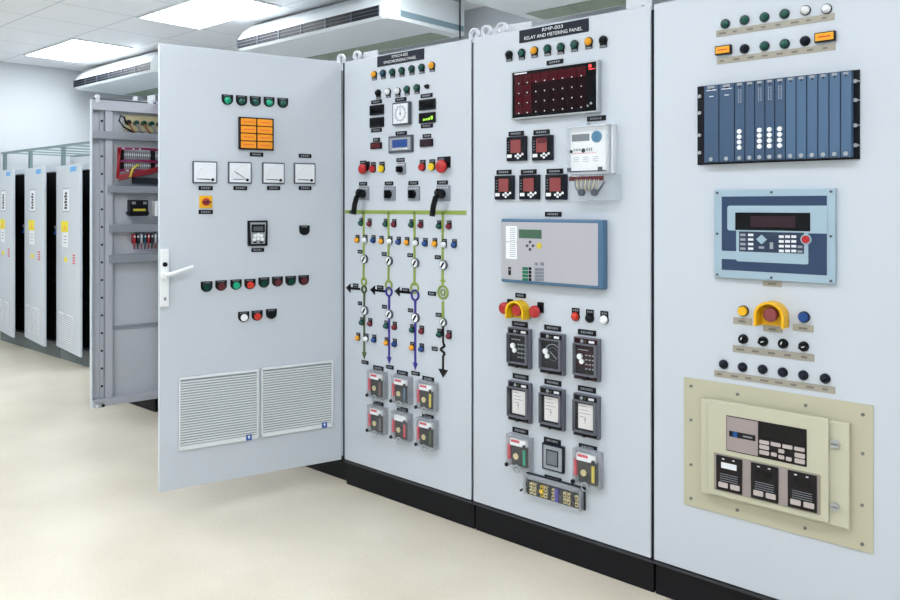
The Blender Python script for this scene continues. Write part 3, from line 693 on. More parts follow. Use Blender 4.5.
# ================================================================== relay and metering panel
cabR = thing('control_cabinet', 'tall grey relay and metering panel cabinet with dark red annunciator and large pale relay', 'cabinet', (XS[3], 0, 0), 'row of tall control cabinets')
body_closed(cabR, XS[3], XS[4]); door_closed(cabR, XS[3], XS[4])
lifting(cabR, [('eye', -2.29, 0.05), ('wide', -2.19, 0.09), ('eye', -2.20, 0.05), ('plate', -1.53, 0.06)])
title(cabR, 521.2, 25, 587, 37, 'RMP-003', 'RELAY AND METERING PANEL', 0.345, 0.053)
rA, rB, rC, rD, rE = Z(470, 10, 5.625), Z(480, 110, 6), Z(480, 200, 5), Z(480, 290, 6), Z(480, 370, 4)
for x, y, c, lb in ((212, 250, 'black', 'black lamp at the left end of the top row'), (283, 240, 'dark_green', None), (354, 227, 'orange', 'left orange lamp'), (428, 216, 'dark_green', None), (503, 207, 'dark_green', None), (580, 192, 'dark_green', None), (660, 176, 'orange', 'right orange lamp'), (742, 168, 'black', 'black lamp at the right end of the top row')):
    button(cabR, ROW, *rA(x, y), c, 'below', lb, r=0.0165)
nameplate(cabR, ROW, *rA(478, 293), w_=0.082)
# dark red annunciator
a, z, W, H = ROW.off(0.03).rect(511.7, 66, 597, 115.5); d = Dev(cabR, ROW, 'annunciator', a, z, 'wide dark red annunciator with one lit red lamp'); W, H = 0.43, 0.207
m = MB(); m.box(-W/2, W/2, -0.03, 0, -H/2, H/2, 'steel', 0.003); m.box(-W/2+0.008, W/2-0.008, -0.0308, -0.03, -H/2+0.007, H/2-0.007, 'black_gloss'); d.main(m)
for r in range(4):
    for c in range(8):
        x = -W/2+0.022+c*0.0445; zz = H/2-0.06-r*0.042
        t = MB(); t.box(0, 0.042, -0.0318, -0.0308, 0, 0.040, 'window_red' if (c < 2 or r == 0) else 'window_red_dark'); t.cyl(0.021, 0.004, 0.0026, -0.0325, -0.0318, 'legend_white', 8)
        d.sub('window_tile', t, loc=(x, 0, zz))
t = MB(); t.cyl(W/2-0.035, H/2-0.022, 0.007, -0.033, -0.0308, 'lit_red', 14); t.box(W/2-0.042, W/2-0.012, -0.0314, -0.0308, H/2-0.036, H/2-0.033, 'lit_red'); d.sub('lit_lamp', t, 'small lit red lamp')
t = MB(); t.box(-W/2+0.02, -W/2+0.085, -0.0316, -0.0308, H/2-0.0165, H/2-0.011, 'legend_white'); t.cyl(W/2-0.045, -H/2+0.028, 0.004, -0.034, -0.0308, 'steel', 10); t.cyl(W/2-0.03, -H/2+0.037, 0.005, -0.034, -0.0308, 'steel', 10); d.sub('maker_strip', t)
# five small multifunction relays
for i, (x, y) in enumerate(((216, 232), (371, 227), (143, 465), (293, 463), (453, 462))):
    a, z = ROW.off(0.013).at(*rB(x, y)); d = Dev(cabR, ROW, 'digital_relay', a, z, ('digital relay with red screen, upper left of five', 'digital relay with a darker red screen band, upper right', 'digital relay with red screen, lower left', 'digital relay with red screen, lower middle', 'digital relay with red screen, lower right')[i]); s = 0.0525
    m = MB(); m.box(-s, s, -0.014, 0, -s, s, 'navy_plate', 0.003); m.box(-s*0.86, s*0.86, -0.0146, -0.014, -s*0.86, s*0.9, 'black'); d.main(m)
    t = MB(); t.box(-0.028, 0.026, -0.0156, -0.0146, -0.018, 0.038, 'meter_red')
    if i == 1: t.box(-0.022, 0.026, -0.0160, -0.0156, 0.020, 0.042, 'dark_red_cap')
    d.sub('screen', t, 'dull red screen')
    t = MB(); t.box(-0.046, -0.022, -0.0156, -0.0146, -0.038, -0.024, 'cap_white')
    for kx, kz in ((0.0, -0.032), (0.012, -0.025), (0.012, -0.04), (0.024, -0.032), (0.036, -0.025)): t.cyl(kx, kz, 0.0055, -0.017, -0.0146, 'cap_white', 10)
    for k in range(4): t.box(-0.043, -0.036, -0.0154, -0.0146, 0.028-k*0.012, 0.031-k*0.012, 'legend_grey')
    d.sub('keypad', t)
for x, y in ((218, 142), (370, 133), (145, 373), (293, 371), (450, 367)): nameplate(cabR, ROW, *rB(x, y), w_=0.082, h=0.02)
nameplate(cabR, ROW, *rB(700, 51), w_=0.086, h=0.02)
# energy meter
a, z = ROW.off(0.035).at(*rB(655, 235)); d = Dev(cabR, ROW, 'energy_meter', a, z, 'white electricity meter with clear cover and teal round seal')
m = MB(); m.box(-0.094, 0.104, -0.03, 0, -0.10, 0.095, 'offwhite', 0.005); m.box(-0.088, 0.078, -0.0325, -0.03, -0.085, 0.072, 'white'); m.cyl(-0.015, 0.099, 0.008, -0.02, -0.01, 'grey_mid', 12); d.main(m)
t = MB(); t.box(-0.082, 0.0, -0.0335, -0.0325, 0.034, 0.062, 'lcd_grey'); d.sub('screen', t)
t = MB(); t.cyl(0.033, 0.048, 0.023, -0.036, -0.0325, 'teal_sticker', 24); t.ring(0.033, 0.048, 0.014, 0.011, -0.0366, -0.036, 'logo_blue'); t.box(0.031, 0.035, -0.0366, -0.036, 0.041, 0.055, 'logo_blue'); d.sub('round_seal', t, 'teal round seal')
t = MB()
t.cyl(-0.085, -0.006, 0.007, -0.035, -0.0325, 'black', 10); t.cyl(-0.028, -0.004, 0.009, -0.035, -0.0325, 'black', 10)
for k in range(3): t.box(-0.074+k*0.012, -0.066+k*0.012, -0.0332, -0.0325, -0.004, 0.004, 'legend_grey'); t.box(-0.014+k*0.01, -0.008+k*0.01, -0.0332, -0.0325, -0.008, 0.006, 'legend_grey')
t.box(-0.082, 0.03, -0.0330, -0.0325, -0.016, -0.014, 'red_label')
for k in range(3):
    for r in range(3): t.box(-0.075+k*0.045, -0.05+k*0.045, -0.0330, -0.0325, -0.032-r*0.008, -0.030-r*0.008, 'grey_mid')
t.box(-0.088, 0.078, -0.0335, -0.0325, -0.089, -0.084, 'grey_bezel'); d.sub('printed_face', t)
g = MB(); g.box(-0.092, 0.097, -0.050, -0.048, -0.095, 0.09, 'clear', 0.0008); g.box(0.085, 0.097, -0.056, -0.03, -0.098, 0.092, 'clear_meter', 0.003); g.box(-0.096, -0.092, -0.048, -0.03, -0.095, 0.09, 'clear_meter'); g.box(-0.1, 0.1, -0.056, -0.03, 0.088, 0.093, 'clear_meter')
for x in (-0.078, 0.064): g.box(x-0.01, x+0.01, -0.061, -0.058, -0.088, -0.072, 'grey_bezel', 0.002)
d.sub('cover', g, 'clear plastic cover')
g = MB(); g.box(-0.085, 0.125, -0.05, -0.002, -0.205, -0.103, 'clear_meter', 0.006); d.sub('terminal_cover', g, 'translucent terminal cover')
g = MB(); g.box(-0.082, 0.075, -0.053, -0.0505, -0.125, -0.108, 'dark_red_cap')
for k in range(12): g.tube([(-0.055+k*0.010, -0.053, -0.12), (-0.052+k*0.009, -0.056, -0.148), (-0.04+k*0.007, -0.053, -0.165)], 0.0024, 'wire_pale' if k % 2 else 'legend_grey', 6)
g.tube([(0.08, -0.053, -0.13), (0.06, -0.057, -0.16), (0.045, -0.055, -0.172)], 0.0035, 'grey_bezel', 6)
for x in (-0.022, 0.037): g.cyl(x, -0.172, 0.014, -0.062, -0.0505, 'grey_bezel', 14)
d.sub('terminal_wires', g)
# large numerical relay
a, z, W, H = ROW.off(0.03).rect(501.6, 217.5, 604.0, 287.5); H = 0.274
d = Dev(cabR, ROW, 'numerical_relay', a, z, 'large pale grey relay in a blue frame with a green screen'); d.front = 0.036
m = MB(); m.box(-W/2, W/2, -0.035, 0, -H/2, H/2, 'relay_blue', 0.006); m.box(-W/2+0.004, W/2-0.024, -0.0365, -0.035, -H/2+0.014, H/2-0.014, 'relay_grey', 0.001); d.main(m)
def rq(mb, x0, y0, x1, y1, mt, y=-0.0374, yb=-0.0362):
    q = d.q(*rC(x0, y0, x1, y1)); mb.box(q[0], q[1], y, yb, q[2], q[3], mt)
t = MB(); rq(t, 195, 148, 308, 192, 'lcd_green'); d.sub('screen', t, 'green screen')
t = MB(); rq(t, 130, 130, 185, 208, 'cap_white'); rq(t, 130, 212, 185, 294, 'cap_white')
for k in range(7):
    rq(t, 150, 140+k*10, 178, 143+k*10, 'grey_mid', -0.0378, -0.0374); rq(t, 150, 220+k*10, 178, 223+k*10, 'grey_mid', -0.0378, -0.0374)
d.sub('label_strips', t, 'white legend strips')
t = MB()
for x, y in ((251, 210), (236, 229), (266, 229), (251, 247)):
    u = d.p(*rC(x, y)); t.cyl(u[0], u[1], 0.0065, -0.039, -0.0362, 'grey_bezel', 10)
u = d.p(*rC(297, 229)); t.cyl(u[0], u[1], 0.013, -0.039, -0.0362, 'wire_yellow', 16)
d.sub('navigation_keys', t, 'round grey keys and one yellow key'); t = MB()
rq(t, 142, 335, 155, 375, 'black'); rq(t, 146, 345, 153, 352, 'grey_mid', -0.0378, -0.0374)
d.sub('port', t, 'small black port'); t = MB()
for r in range(4):
    rq(t, 213, 336+r*18, 241, 350+r*18, 'key_green', -0.0385); rq(t, 245, 336+r*18, 257, 350+r*18, 'black', -0.0385)
    for c in range(3): rq(t, 275+c*15, 340+r*17, 288+c*15, 354+r*17, 'legend_grey', -0.0385)
rq(t, 275, 312, 288, 326, 'legend_grey', -0.0385); rq(t, 302, 312, 320, 328, 'legend_grey', -0.0385)
d.sub('keypad', t)
nameplate(cabR, ROW, *rC(367, 71), w_=0.082, h=0.02)
nameplate(cabR, ROW, *rD(245, 33), w_=0.056, h=0.02)
mushroom(cabR, ROW, *rD(140, 110), 'red mushroom button left of the yellow shroud', 0.026)
mushroom(cabR, ROW, *rD(322, 131), 'red mushroom button right of the yellow shroud', 0.026)
def shroud(cab, px, py, W, H, col, label, rb=0.028):
    a, z = ROW.off(0.032).at(px, py); d = Dev(cab, ROW, 'emergency_stop', a, z, label); R_ = W/2; Z0 = H/2-R_
    m = MB(); m.rrect(-R_, R_, -H/2, Z0+R_, R_*0.98 if False else 0.004, -0.004, 0, col)
    P = [(R_*math.cos(math.pi*i/16), Z0+R_*math.sin(math.pi*i/16)) for i in range(17)]
    Q = [((R_-0.008)*math.cos(math.pi*i/16), Z0+(R_-0.008)*math.sin(math.pi*i/16)) for i in range(17)]
    P = [(R_, -H/2)]+P+[(-R_, -H/2)]; Q = [(R_-0.008, -H/2)]+Q+[(-R_+0.008, -H/2)]; m = MB(); n = len(P); D_ = 0.052
    vs = [(x, -D_, zz) for x, zz in P]+[(x, -D_, zz) for x, zz in Q]+[(x, 0, zz) for x, zz in P]+[(x, 0, zz) for x, zz in Q]; fs = []
    for i in range(n-1): fs += [(i, i+1, n+i+1, n+i), (2*n+i, 2*n+i+1, i+1, i), (n+i, n+i+1, 3*n+i+1, 3*n+i), (3*n+i, 3*n+i+1, 2*n+i+1, 2*n+i)]
    fs += [(0, n, 3*n, 2*n), (n-1, 3*n-1, 4*n-1, 2*n-1)]
    m.add(vs, fs, M[col], False); m.prism(P[::1][::-1] if False else P, -0.004, 0, col); d.main(m)
    c = MB(); c.cyl(0, -0.002, rb*0.6, -0.026, -0.004, 'black'); c.cyl(0, -0.002, rb, -0.036, -0.024, 'red' if col == 'shroud_yellow' else 'dark_red_cap', 28); c.dome(0, -0.002, rb, -0.043, -0.036, 'red' if col == 'shroud_yellow' else 'meter_red', 28); d.sub('cap', c, 'red mushroom cap')
shroud(cabR, *rD(220, 118), 0.095, 0.078, 'shroud_yellow', 'red emergency stop inside a yellow shroud', 0.025)
for x, y, c, lb in ((565, 160, 'orange_red', 'orange-red push button'), (650, 170, 'black', 'black push button'), (737, 180, 'cap_white', 'white push button')): button(cabR, ROW, *rD(x, y), c, 'above', lb, 'push_button', r=0.018, dome=True)
# drawout protection relays
def prot_relay(px, py, kind, label):
    a, z = ROW.off(0.012).at(px, py); W, H = 0.119, 0.170; d = Dev(cabR, ROW, 'protection_relay', a, z, label)
    m = MB(); m.box(-W/2, W/2, -0.022, 0, -H/2, H/2, 'relay_frame', 0.003)
    face = {'black': 'relay_black_face', 'dial': 'relay_black_face', 'maroon': 'relay_maroon_face', 'card': 'relay_black_face'}[kind]
    m.box(-W*0.44, W*0.44, -0.0228, -0.022, H*0.36, H*0.475, 'black' if kind != 'maroon' else face); m.box(-W*0.44, W*0.44, -0.0228, -0.022, -H*0.475, -H*0.37, 'black' if kind != 'maroon' else face); m.box(-W*0.4, W*0.38, -0.0228, -0.022, -H*0.35, H*0.33, face); d.main(m)
    t = MB(); t.box(W*0.12, W*0.33, -0.0236, -0.0228, H*0.385, H*0.44, 'cap_white'); t.cyl(-W*0.15, H*0.415, 0.007, -0.0245, -0.0228, 'grey_mid', 10); t.cyl(-W*0.02, H*0.415, 0.004, -0.0245, -0.0228, 'mimic_olive', 10); d.sub('top_strip', t)
    if kind == 'card':
        t = MB(); t.box(-W*0.27, W*0.30, -0.0245, -0.0228, -H*0.30, H*0.28, 'card'); t.bar(0, -H*0.17, 0, -H*0.02, 0.002, -0.025, -0.0245, 'legend_grey'); t.cyl(0, -H*0.08, 0.004, -0.025, -0.0245, 'legend_grey', 8)
        for k in range(4): t.box(-W*0.22, -W*0.22+0.03+0.01*(k % 3), -0.0249, -0.0245, H*0.22-k*0.014, H*0.22+0.002-k*0.014, 'legend_grey')
        d.sub('white_card', t, 'white printed card')
    else:
        t = MB(); t.cyl(-W*0.22, H*0.05, 0.0115, -0.031, -0.0228, 'cap_white', 14); t.cyl(-W*0.14, -H*0.06, 0.010, -0.031, -0.0228, 'cap_white', 14)
        d.sub('setting_knobs', t, 'two white setting knobs')
        t = MB()
        if kind == 'dial':
            t.ring(W*0.08, 0, 0.042, 0.039, -0.0236, -0.0228, 'grey_mid', 24, -0.9, 2.6); t.bar(-W*0.05, H*0.06, W*0.22, -H*0.1, 0.003, -0.0238, -0.0228, 'grey_mid'); t.ring(W*0.08, 0, 0.028, 0.026, -0.0236, -0.0228, 'grey_bezel', 20)
        else:
            for r in range(4):
                for c in range(3): t.box(-W*0.02+c*0.016, -W*0.02+0.010+c*0.016, -0.0236, -0.0228, H*0.08-r*0.018, H*0.08+0.005-r*0.018, 'grey_mid')
            t.box(-W*0.3, W*0.1, -0.0236, -0.0228, H*0.2, H*0.22, 'grey_mid'); t.box(-W*0.34, W*0.34, -0.0234, -0.0228, -H*0.32, -H*0.2, 'black')
        d.sub('scale_marks', t)
    g = MB(); g.box(-W*0.42, W*0.42, -0.036, -0.034, -H*0.37, H*0.35, 'glass_pane')
    for x0, x1, z0, z1 in ((-W*0.45, -W*0.42, -H*0.38, H*0.36), (W*0.38, W*0.45, -H*0.38, H*0.36), (-W*0.42, W*0.38, H*0.33, H*0.36), (-W*0.42, W*0.38, -H*0.39, -H*0.36)): g.box(x0, x1, -0.037, -0.022, z0, z1, 'relay_frame')
    d.sub('glass_cover', g)
    k = MB(); k.cyl(0, -H*0.43, 0.010, -0.034, -0.022, 'black', 14); d.sub('latch_knob', k)
PR = [((238, 347), 'black', 'black-faced protection relay at the left of the upper row'), ((435, 381), 'dial', 'protection relay with a round dial, middle of the upper row'), ((643, 413), 'maroon', 'maroon-faced protection relay at the right of the upper row')]
for (x, y), k, lb in PR: prot_relay(*rD(x, y), k, lb)
for (x, y), lb in (((160, 126), 'card relay at the left of the lower row'), ((290, 153), 'card relay in the middle of the lower row'), ((427, 183), 'card relay at the right of the lower row')): prot_relay(*rE(x, y), 'card', 'white '+lb)
for x, y in ((240, 205), (437, 228), (643, 255)): nameplate(cabR, ROW, *rD(x, y), w_=0.084, h=0.022)
for x, y in ((163, 27), (292, 50), (428, 77), (162, 243), (290, 284), (432, 310), (293, 436)): nameplate(cabR, ROW, *rE(x, y), w_=0.084, h=0.022)
plug_relay(cabR, *rE(160, 326), 'plug-in relay at the lower left of the relay panel', 1.0, extra='bright_green'); plug_relay(cabR, *rE(432, 390), 'plug-in relay at the lower right of the relay panel', 1.03, extra='wire_yellow')
a, z = ROW.off(0.018).at(*rE(288, 353)); d = Dev(cabR, ROW, 'blank_meter', a, z, 'dark framed square unit with a blue-grey blank window')
m = MB(); m.box(-0.053, 0.053, -0.016, 0, -0.055, 0.055, 'navy_plate', 0.003); m.box(-0.044, 0.047, -0.0168, -0.016, -0.048, 0.048, 'grey_mid'); m.box(-0.030, 0.030, -0.0176, -0.0168, -0.033, 0.033, 'navy_plate'); d.main(m)
t = MB(); t.box(-0.025, 0.025, -0.0184, -0.0176, -0.028, 0.028, 'lcd_grey'); d.sub('screen', t)
a, z = ROW.off(0.025).at(*rE(290, 487)); d = Dev(cabR, ROW, 'test_terminal_block', a, z, 'long black test block with yellow and blue terminals under a clear cover')
m = MB(); m.box(-0.145, 0.145, -0.012, 0, -0.046, 0.046, 'black', 0.003); m.box(-0.138, 0.138, -0.02, -0.012, 0.022, 0.040, 'grey_mid'); d.main(m)
t = MB()
for i in range(14):
    x = -0.128+i*0.0188
    for r in (0, 1): t.box(x-0.007, x+0.007, -0.026, -0.012, -0.034+r*0.026, -0.014+r*0.026, ('coin' if i % 3 else 'mech_dark') if i != 4 else 'yellow'); t.cyl(x, -0.024+r*0.026, 0.004, -0.028, -0.026, 'black', 8)
t.box(0.012, 0.03, -0.029, -0.012, -0.036, 0.016, 'mimic_blue'); t.cyl(-0.052, -0.01, 0.009, -0.034, -0.028, 'yellow', 12); d.sub('terminals', t)
g = MB(); g.box(-0.14, 0.14, -0.042, -0.040, -0.042, 0.042, 'clear'); g.box(0.136, 0.142, -0.04, -0.012, -0.042, 0.042, 'clear_edge'); g.box(-0.142, -0.136, -0.04, -0.012, -0.042, 0.042, 'clear_edge'); g.box(-0.136, 0.136, -0.04, -0.012, 0.038, 0.042, 'clear_edge'); g.tube([(-0.142, -0.03, -0.02), (-0.158, -0.035, -0.03)], 0.005, 'black', 8); d.sub('cover', g, 'clear plastic cover')
# ================================================================== rightmost cabinet
cabT = thing('control_cabinet', 'tall grey cabinet at the right with a blue module rack and a beige inset box', 'cabinet', (XS[4], 0, 0), 'row of tall control cabinets')
body_closed(cabT, XS[4], XS[5]); door_closed(cabT, XS[4], XS[5])
tA, tB, tC, tD, tE = Z(680, 0, 4.5), Z(680, 60, 4.5), Z(690, 180, 5.456), Z(690, 285, 5.22), Z(670, 370, 3.159)
for x, y, c in ((198, 105, 'dark_green'), (285, 88, 'dark_green'), (375, 75, 'dark_green'), (465, 60, 'dark_green'), (560, 44, 'cap_white'), (655, 37, 'cap_white')):
    button(cabT, ROW, *tA(x, y), c, 'plain', None, r=0.0145)
def strip(cab, x0, y0, x1, y1, W, H, label=None, m='tape'):     # endpoints in the photo
    ax, az = ROW.at(x0, y0); bx, bz = ROW.at(x1, y1); X = (ax+bx)/2; Zc = (az+bz)/2
    d = Dev(cab, ROW, 'label_strip', X, Zc, label); mm = MB(); mm.box(-W/2, W/2, -0.002, 0, -H/2, H/2, m)
    n = max(1, round(W/0.05)); rnd = random.Random(int(x0*y0))
    for i in range(n):
        c = -W/2+(i+0.5)*W/n; mm.box(c-0.014, c-0.014+rnd.uniform(0.014, 0.028), -0.0026, -0.002, -H*0.18, H*0.12, 'tape_dark')
    d.main(mm)
strip(cabT, *tA(160, 152), *tA(700, 75), 0.395, 0.022); strip(cabT, *tA(160, 272), *tA(708, 215), 0.395, 0.022)
for (x, y, w_, lb) in ((200, 227, 0.058, 'left orange rectangular lamp'), (657, 168, 0.064, 'right orange rectangular lamp')):
    a, z = ROW.at(*tA(x, y)); d = Dev(cabT, ROW, 'indicator_lamp', a, z, lb); m = MB(); m.box(-w_/2, w_/2, -0.016, 0, -0.016, 0.016, 'brown_black', 0.002); d.main(m)
    t = MB(); t.box(-w_/2+0.004, w_/2-0.004, -0.019, -0.016, -0.012, 0.012, 'orange', 0.001); t.box(-w_*0.3, w_*0.3, -0.0195, -0.019, -0.002, 0.002, 'orange_red'); d.sub('lens', t)
for x, y, c in ((285, 218, 'navy_plate'), (375, 205, 'dark_green'), (466, 195, 'dark_green'), (558, 182, 'navy_plate')): button(cabT, ROW, *tA(x, y), c, 'plain', None, r=0.0145)
# module rack
a, z, W, H = ROW.off(0.006).rect(697.3, 78, 859.6, 162)
d = Dev(cabT, ROW, 'module_rack', a, z, 'wide rack of blue slim modules with black side ears'); d.front = 0.034
m = MB(); m.box(-W/2, W/2, -0.006, 0, -H/2, H/2, 'rack_black', 0.001)
m.box(-W/2+0.03, W/2-0.03, -0.03, -0.006, -H/2+0.004, H/2-0.004, 'rack_black'); d.main(m)
div = [107, 175, 245, 292, 336, 382, 426, 474, 522, 570, 620, 670, 722, 772]
xs = [d.p(*tB(x, 280))[0] for x in div]
for i in range(13):
    t = MB(); x0, x1 = xs[i]+0.0015, xs[i+1]-0.0015; xc = (x0+x1)/2; hw = (x1-x0)/2
    t.box(-hw, hw, -0.034, -0.006, -H/2+0.006, H/2-0.006, 'rack_blue' if i >= 7 else 'rack_blue_dark', 0.001)
    t.cyl(0, -H/2+0.017, 0.007, -0.039, -0.034, 'steel', 12); t.box(-hw*0.5, hw*0.5, -0.037, -0.034, H/2-0.016, H/2-0.008, 'grey_mid'); t.box(-hw*0.15, hw*0.15, -0.0345, -0.034, H/2-0.022, H/2-0.016, 'rack_black')
    if i < 2: t.box(-hw*0.7, hw*0.7, -0.0345, -0.034, H/2-0.024, H/2-0.021, 'legend_white'); t.box(-hw*0.3, hw*0.3, -0.0345, -0.034, H/2-0.046, H/2-0.043, 'legend_white')
    if i in (2, 4, 5, 6):
        for k in range(4): t.cyl(0, -0.033-k*0.0185, 0.0078, -0.040, -0.034, 'cap_white', 14)
        for k in range(6):
            for q in (-1, 1): t.box(q*0.004-0.001, q*0.004+0.001, -0.0345, -0.034, H/2-0.034-k*0.008, H/2-0.031-k*0.008, 'legend_white')
    d.sub('module', t, 'slim blue module with four round white keys' if i in (2, 4, 5, 6) else None, (xc, 0, 0))
for sx in (-1, 1):
    for zz in (0.105, 0.045, -0.035, -0.098):
        t = MB(); t.cyl(0, 0, 0.0065, -0.014, -0.006, 'steel', 12); t.box(0 if sx > 0 else -0.008, 0.012 if sx > 0 else 0, -0.009, -0.006, -0.002, 0.002, 'steel'); d.sub('screw', t, None, (sx*(W/2-0.011), 0, zz))
# flow computer
a, z, W, H = ROW.off(0.016).rect(713.8, 189, 835.3, 281); d = Dev(cabT, ROW, 'flow_computer', a, z, 'pale blue framed keypad computer with a wide dark screen and red key'); d.front = 0.018
m = MB(); m.box(-W/2, W/2, -0.016, 0, -H/2, H/2, 'fc_pale', 0.003); d.main(m)
def cq(mb, x0, y0, x1, y1, mt, y, yb=-0.0158, r=0.0):
    q = d.q(*tC(x0, y0, x1, y1))
    if r: mb.rrect(q[0], q[1], q[2], q[3], r, y, yb, mt)
    else: mb.box(q[0], q[1], y, yb, q[2], q[3], mt)
t = MB(); cq(t, 172, 88, 746, 505, 'fc_navy', -0.0170); cq(t, 203, 140, 750, 280, 'fc_pale', -0.0176, r=0.008); cq(t, 640, 140, 750, 292, 'fc_pale', -0.0179); cq(t, 252, 262, 645, 452, 'fc_pale', -0.0182, r=0.006); cq(t, 170, 390, 400, 435, 'fc_pale', -0.0185)
cq(t, 268, 284, 622, 396, 'fc_navy_dark', -0.0188); d.sub('front_overlay', t, 'navy and pale blue overlay')
t = MB(); cq(t, 247, 178, 656, 276, 'black_gloss', -0.0192); cq(t, 330, 196, 575, 258, 'brown_screen', -0.0196); d.sub('screen', t, 'dark screen')
t = MB()
for c in (275, 318):
    for r in range(4): cq(t, c, 293+r*25, c+28, 306+r*25, 'legend_white' if c > 300 else 'grey_mid', -0.0205)
for c in range(3):
    for r in range(4): cq(t, 486+c*34, 302+r*26, 512+c*34, 316+r*26, 'legend_white', -0.0205)
for r in range(2): cq(t, 588, 358+r*26, 614, 371+r*26, 'grey_mid', -0.0205)
u = d.p(*tC(391, 324)); s = 0.0165; t.prism([(u[0]-s*1.1, u[1]), (u[0], u[1]-s), (u[0]+s*1.1, u[1]), (u[0], u[1]+s)], -0.0205, -0.0158, 'fc_pale')
cq(t, 376, 362, 405, 374, 'grey_mid', -0.0205); cq(t, 436, 340, 455, 376, 'grey_mid', -0.0205); d.sub('keypad', t)
t = MB(); u = d.p(*tC(633, 324)); t.cyl(u[0], u[1], 0.0175, -0.0195, -0.016, 'fc_pale', 24); t.cyl(u[0], u[1], 0.0125, -0.024, -0.0195, 'red', 24); d.sub('red_key', t, 'round red key')
for x in (-W/2+0.013, 0.0, W/2-0.013):
    for zz in (-H/2+0.011, 0.0, H/2-0.011):
        if x == 0 and zz == 0: continue
        t = MB(); t.cyl(0, 0, 0.0045, -0.019, -0.016, 'grey_bezel', 10); d.sub('screw', t, None, (x, 0, zz))
strip(cabT, 762, 282.5, 783, 285, 0.062, 0.02)
# emergency stop and lamps
a, z = ROW.at(*tD(272, 137)); button(cabT, ROW, *tD(272, 137), 'shroud_amber', 'plain', 'yellow ring button', 'push_button', r=0.0165, dome=False)
shroud(cabT, *tD(420, 152), 0.10, 0.085, 'shroud_amber', 'dull red emergency stop inside an amber shroud', 0.024)
button(cabT, ROW, *tD(590, 169), 'blue', 'plain', 'blue push button', 'push_button', r=0.0165, dome=False)
strip(cabT, *tD(225, 184), *tD(325, 194), 0.066, 0.023); strip(cabT, *tD(380, 225), *tD(487, 235), 0.066, 0.020); strip(cabT, *tD(535, 218), *tD(648, 232), 0.066, 0.023)
for i, (x, y) in enumerate(((272, 284), (376, 296), (480, 308), (588, 323))):
    d = button(cabT, ROW, *tD(x, y), 'black', 'plain', 'black rotary selector, %s of four' % ('first', 'second', 'third', 'fourth')[i], 'selector_knob', r=0.0145, dome=False)
    t = MB(); g = (1.2, 0.3, 1.2, 0.3)[i]; t.bar(-0.011*math.cos(g), -0.011*math.sin(g), 0.011*math.cos(g), 0.011*math.sin(g), 0.006, -0.026, -0.016, 'black'); t.bar(0, 0.0, 0.010*math.cos(g), 0.010*math.sin(g), 0.003, -0.0266, -0.026, 'cap_white'); d.sub('pointer', t)
strip(cabT, *tD(225, 330), *tD(648, 382), 0.272, 0.024)
for x, y in ((169, 416), (268, 431), (373, 443), (478, 458), (586, 474), (700, 491)): button(cabT, ROW, *tD(x, y), 'navy_plate', 'plain', None, 'push_button', r=0.0142)
strip(cabT, *tD(125, 458), *tD(762, 553), 0.405, 0.023)
# beige inset box
a, z, W, H = ROW.rect(684.2, 391, 873.5, 529); d = Dev(cabT, ROW, 'gas_monitor_box', a, z, 'beige inset box with small displays and grey keys')
m = MB(); m.box(-W/2, W/2, -0.004, 0, -H/2, H/2, 'beige', 0.001); d.main(m)
for (x, y) in ((68, 50), (215, 76), (430, 111), (610, 140), (68, 157), (610, 263), (68, 298), (68, 404), (214, 441), (428, 498), (608, 426), (608, 549)):
    u = d.p(*tE(x, y)); t = MB(); t.cyl(0, 0, 0.0055, -0.007, -0.004, 'screw', 10); d.sub('screw', t, None, (u[0], 0, u[1]))
d.front = 0.022; q = d.q(*tE(97, 130, 566, 448)); HW, HH = (q[1]-q[0])/2, 0.168; cxx = (q[0]+q[1])/2; czz = (q[2]+q[3])/2
def eq(mb, x0, y0, x1, y1, mt, y, yb=-0.0345, bev=0.0):
    q = d.q(*tE(x0, y0, x1, y1)); mb.box(q[0], q[1], y, yb, q[2], q[3], mt, bev)
t = MB(); t.box(cxx-HW, cxx+HW, -0.022, -0.004, czz-HH, czz+HH, 'beige_light', 0.003); d.sub('lid', t, 'raised beige lid')
d.front = 0.036; q1 = d.q(*tE(120, 135, 500, 425)); t = MB(); t.box(q1[0], q1[1], -0.036, -0.022, q1[2]-0.012, q1[3]+0.012, 'beige_light', 0.002); d.sub('front_panel', t)
t = MB(); q2 = d.p(*tE(518, 236)); t.cyl(0, 0, 0.013, -0.032, -0.022, 'steel', 18); t.box(-0.01, 0.01, -0.034, -0.032, -0.002, 0.002, 'screw'); d.sub('latch', t, 'round steel latch', (q2[0], 0, q2[1]))
t = MB(); q2 = d.p(*tE(518, 435)); t.cyl(0, 0, 0.013, -0.032, -0.022, 'steel', 18); t.box(-0.01, 0.01, -0.034, -0.032, -0.002, 0.002, 'screw'); d.sub('latch', t, 'round steel latch', (q2[0], 0, q2[1]))
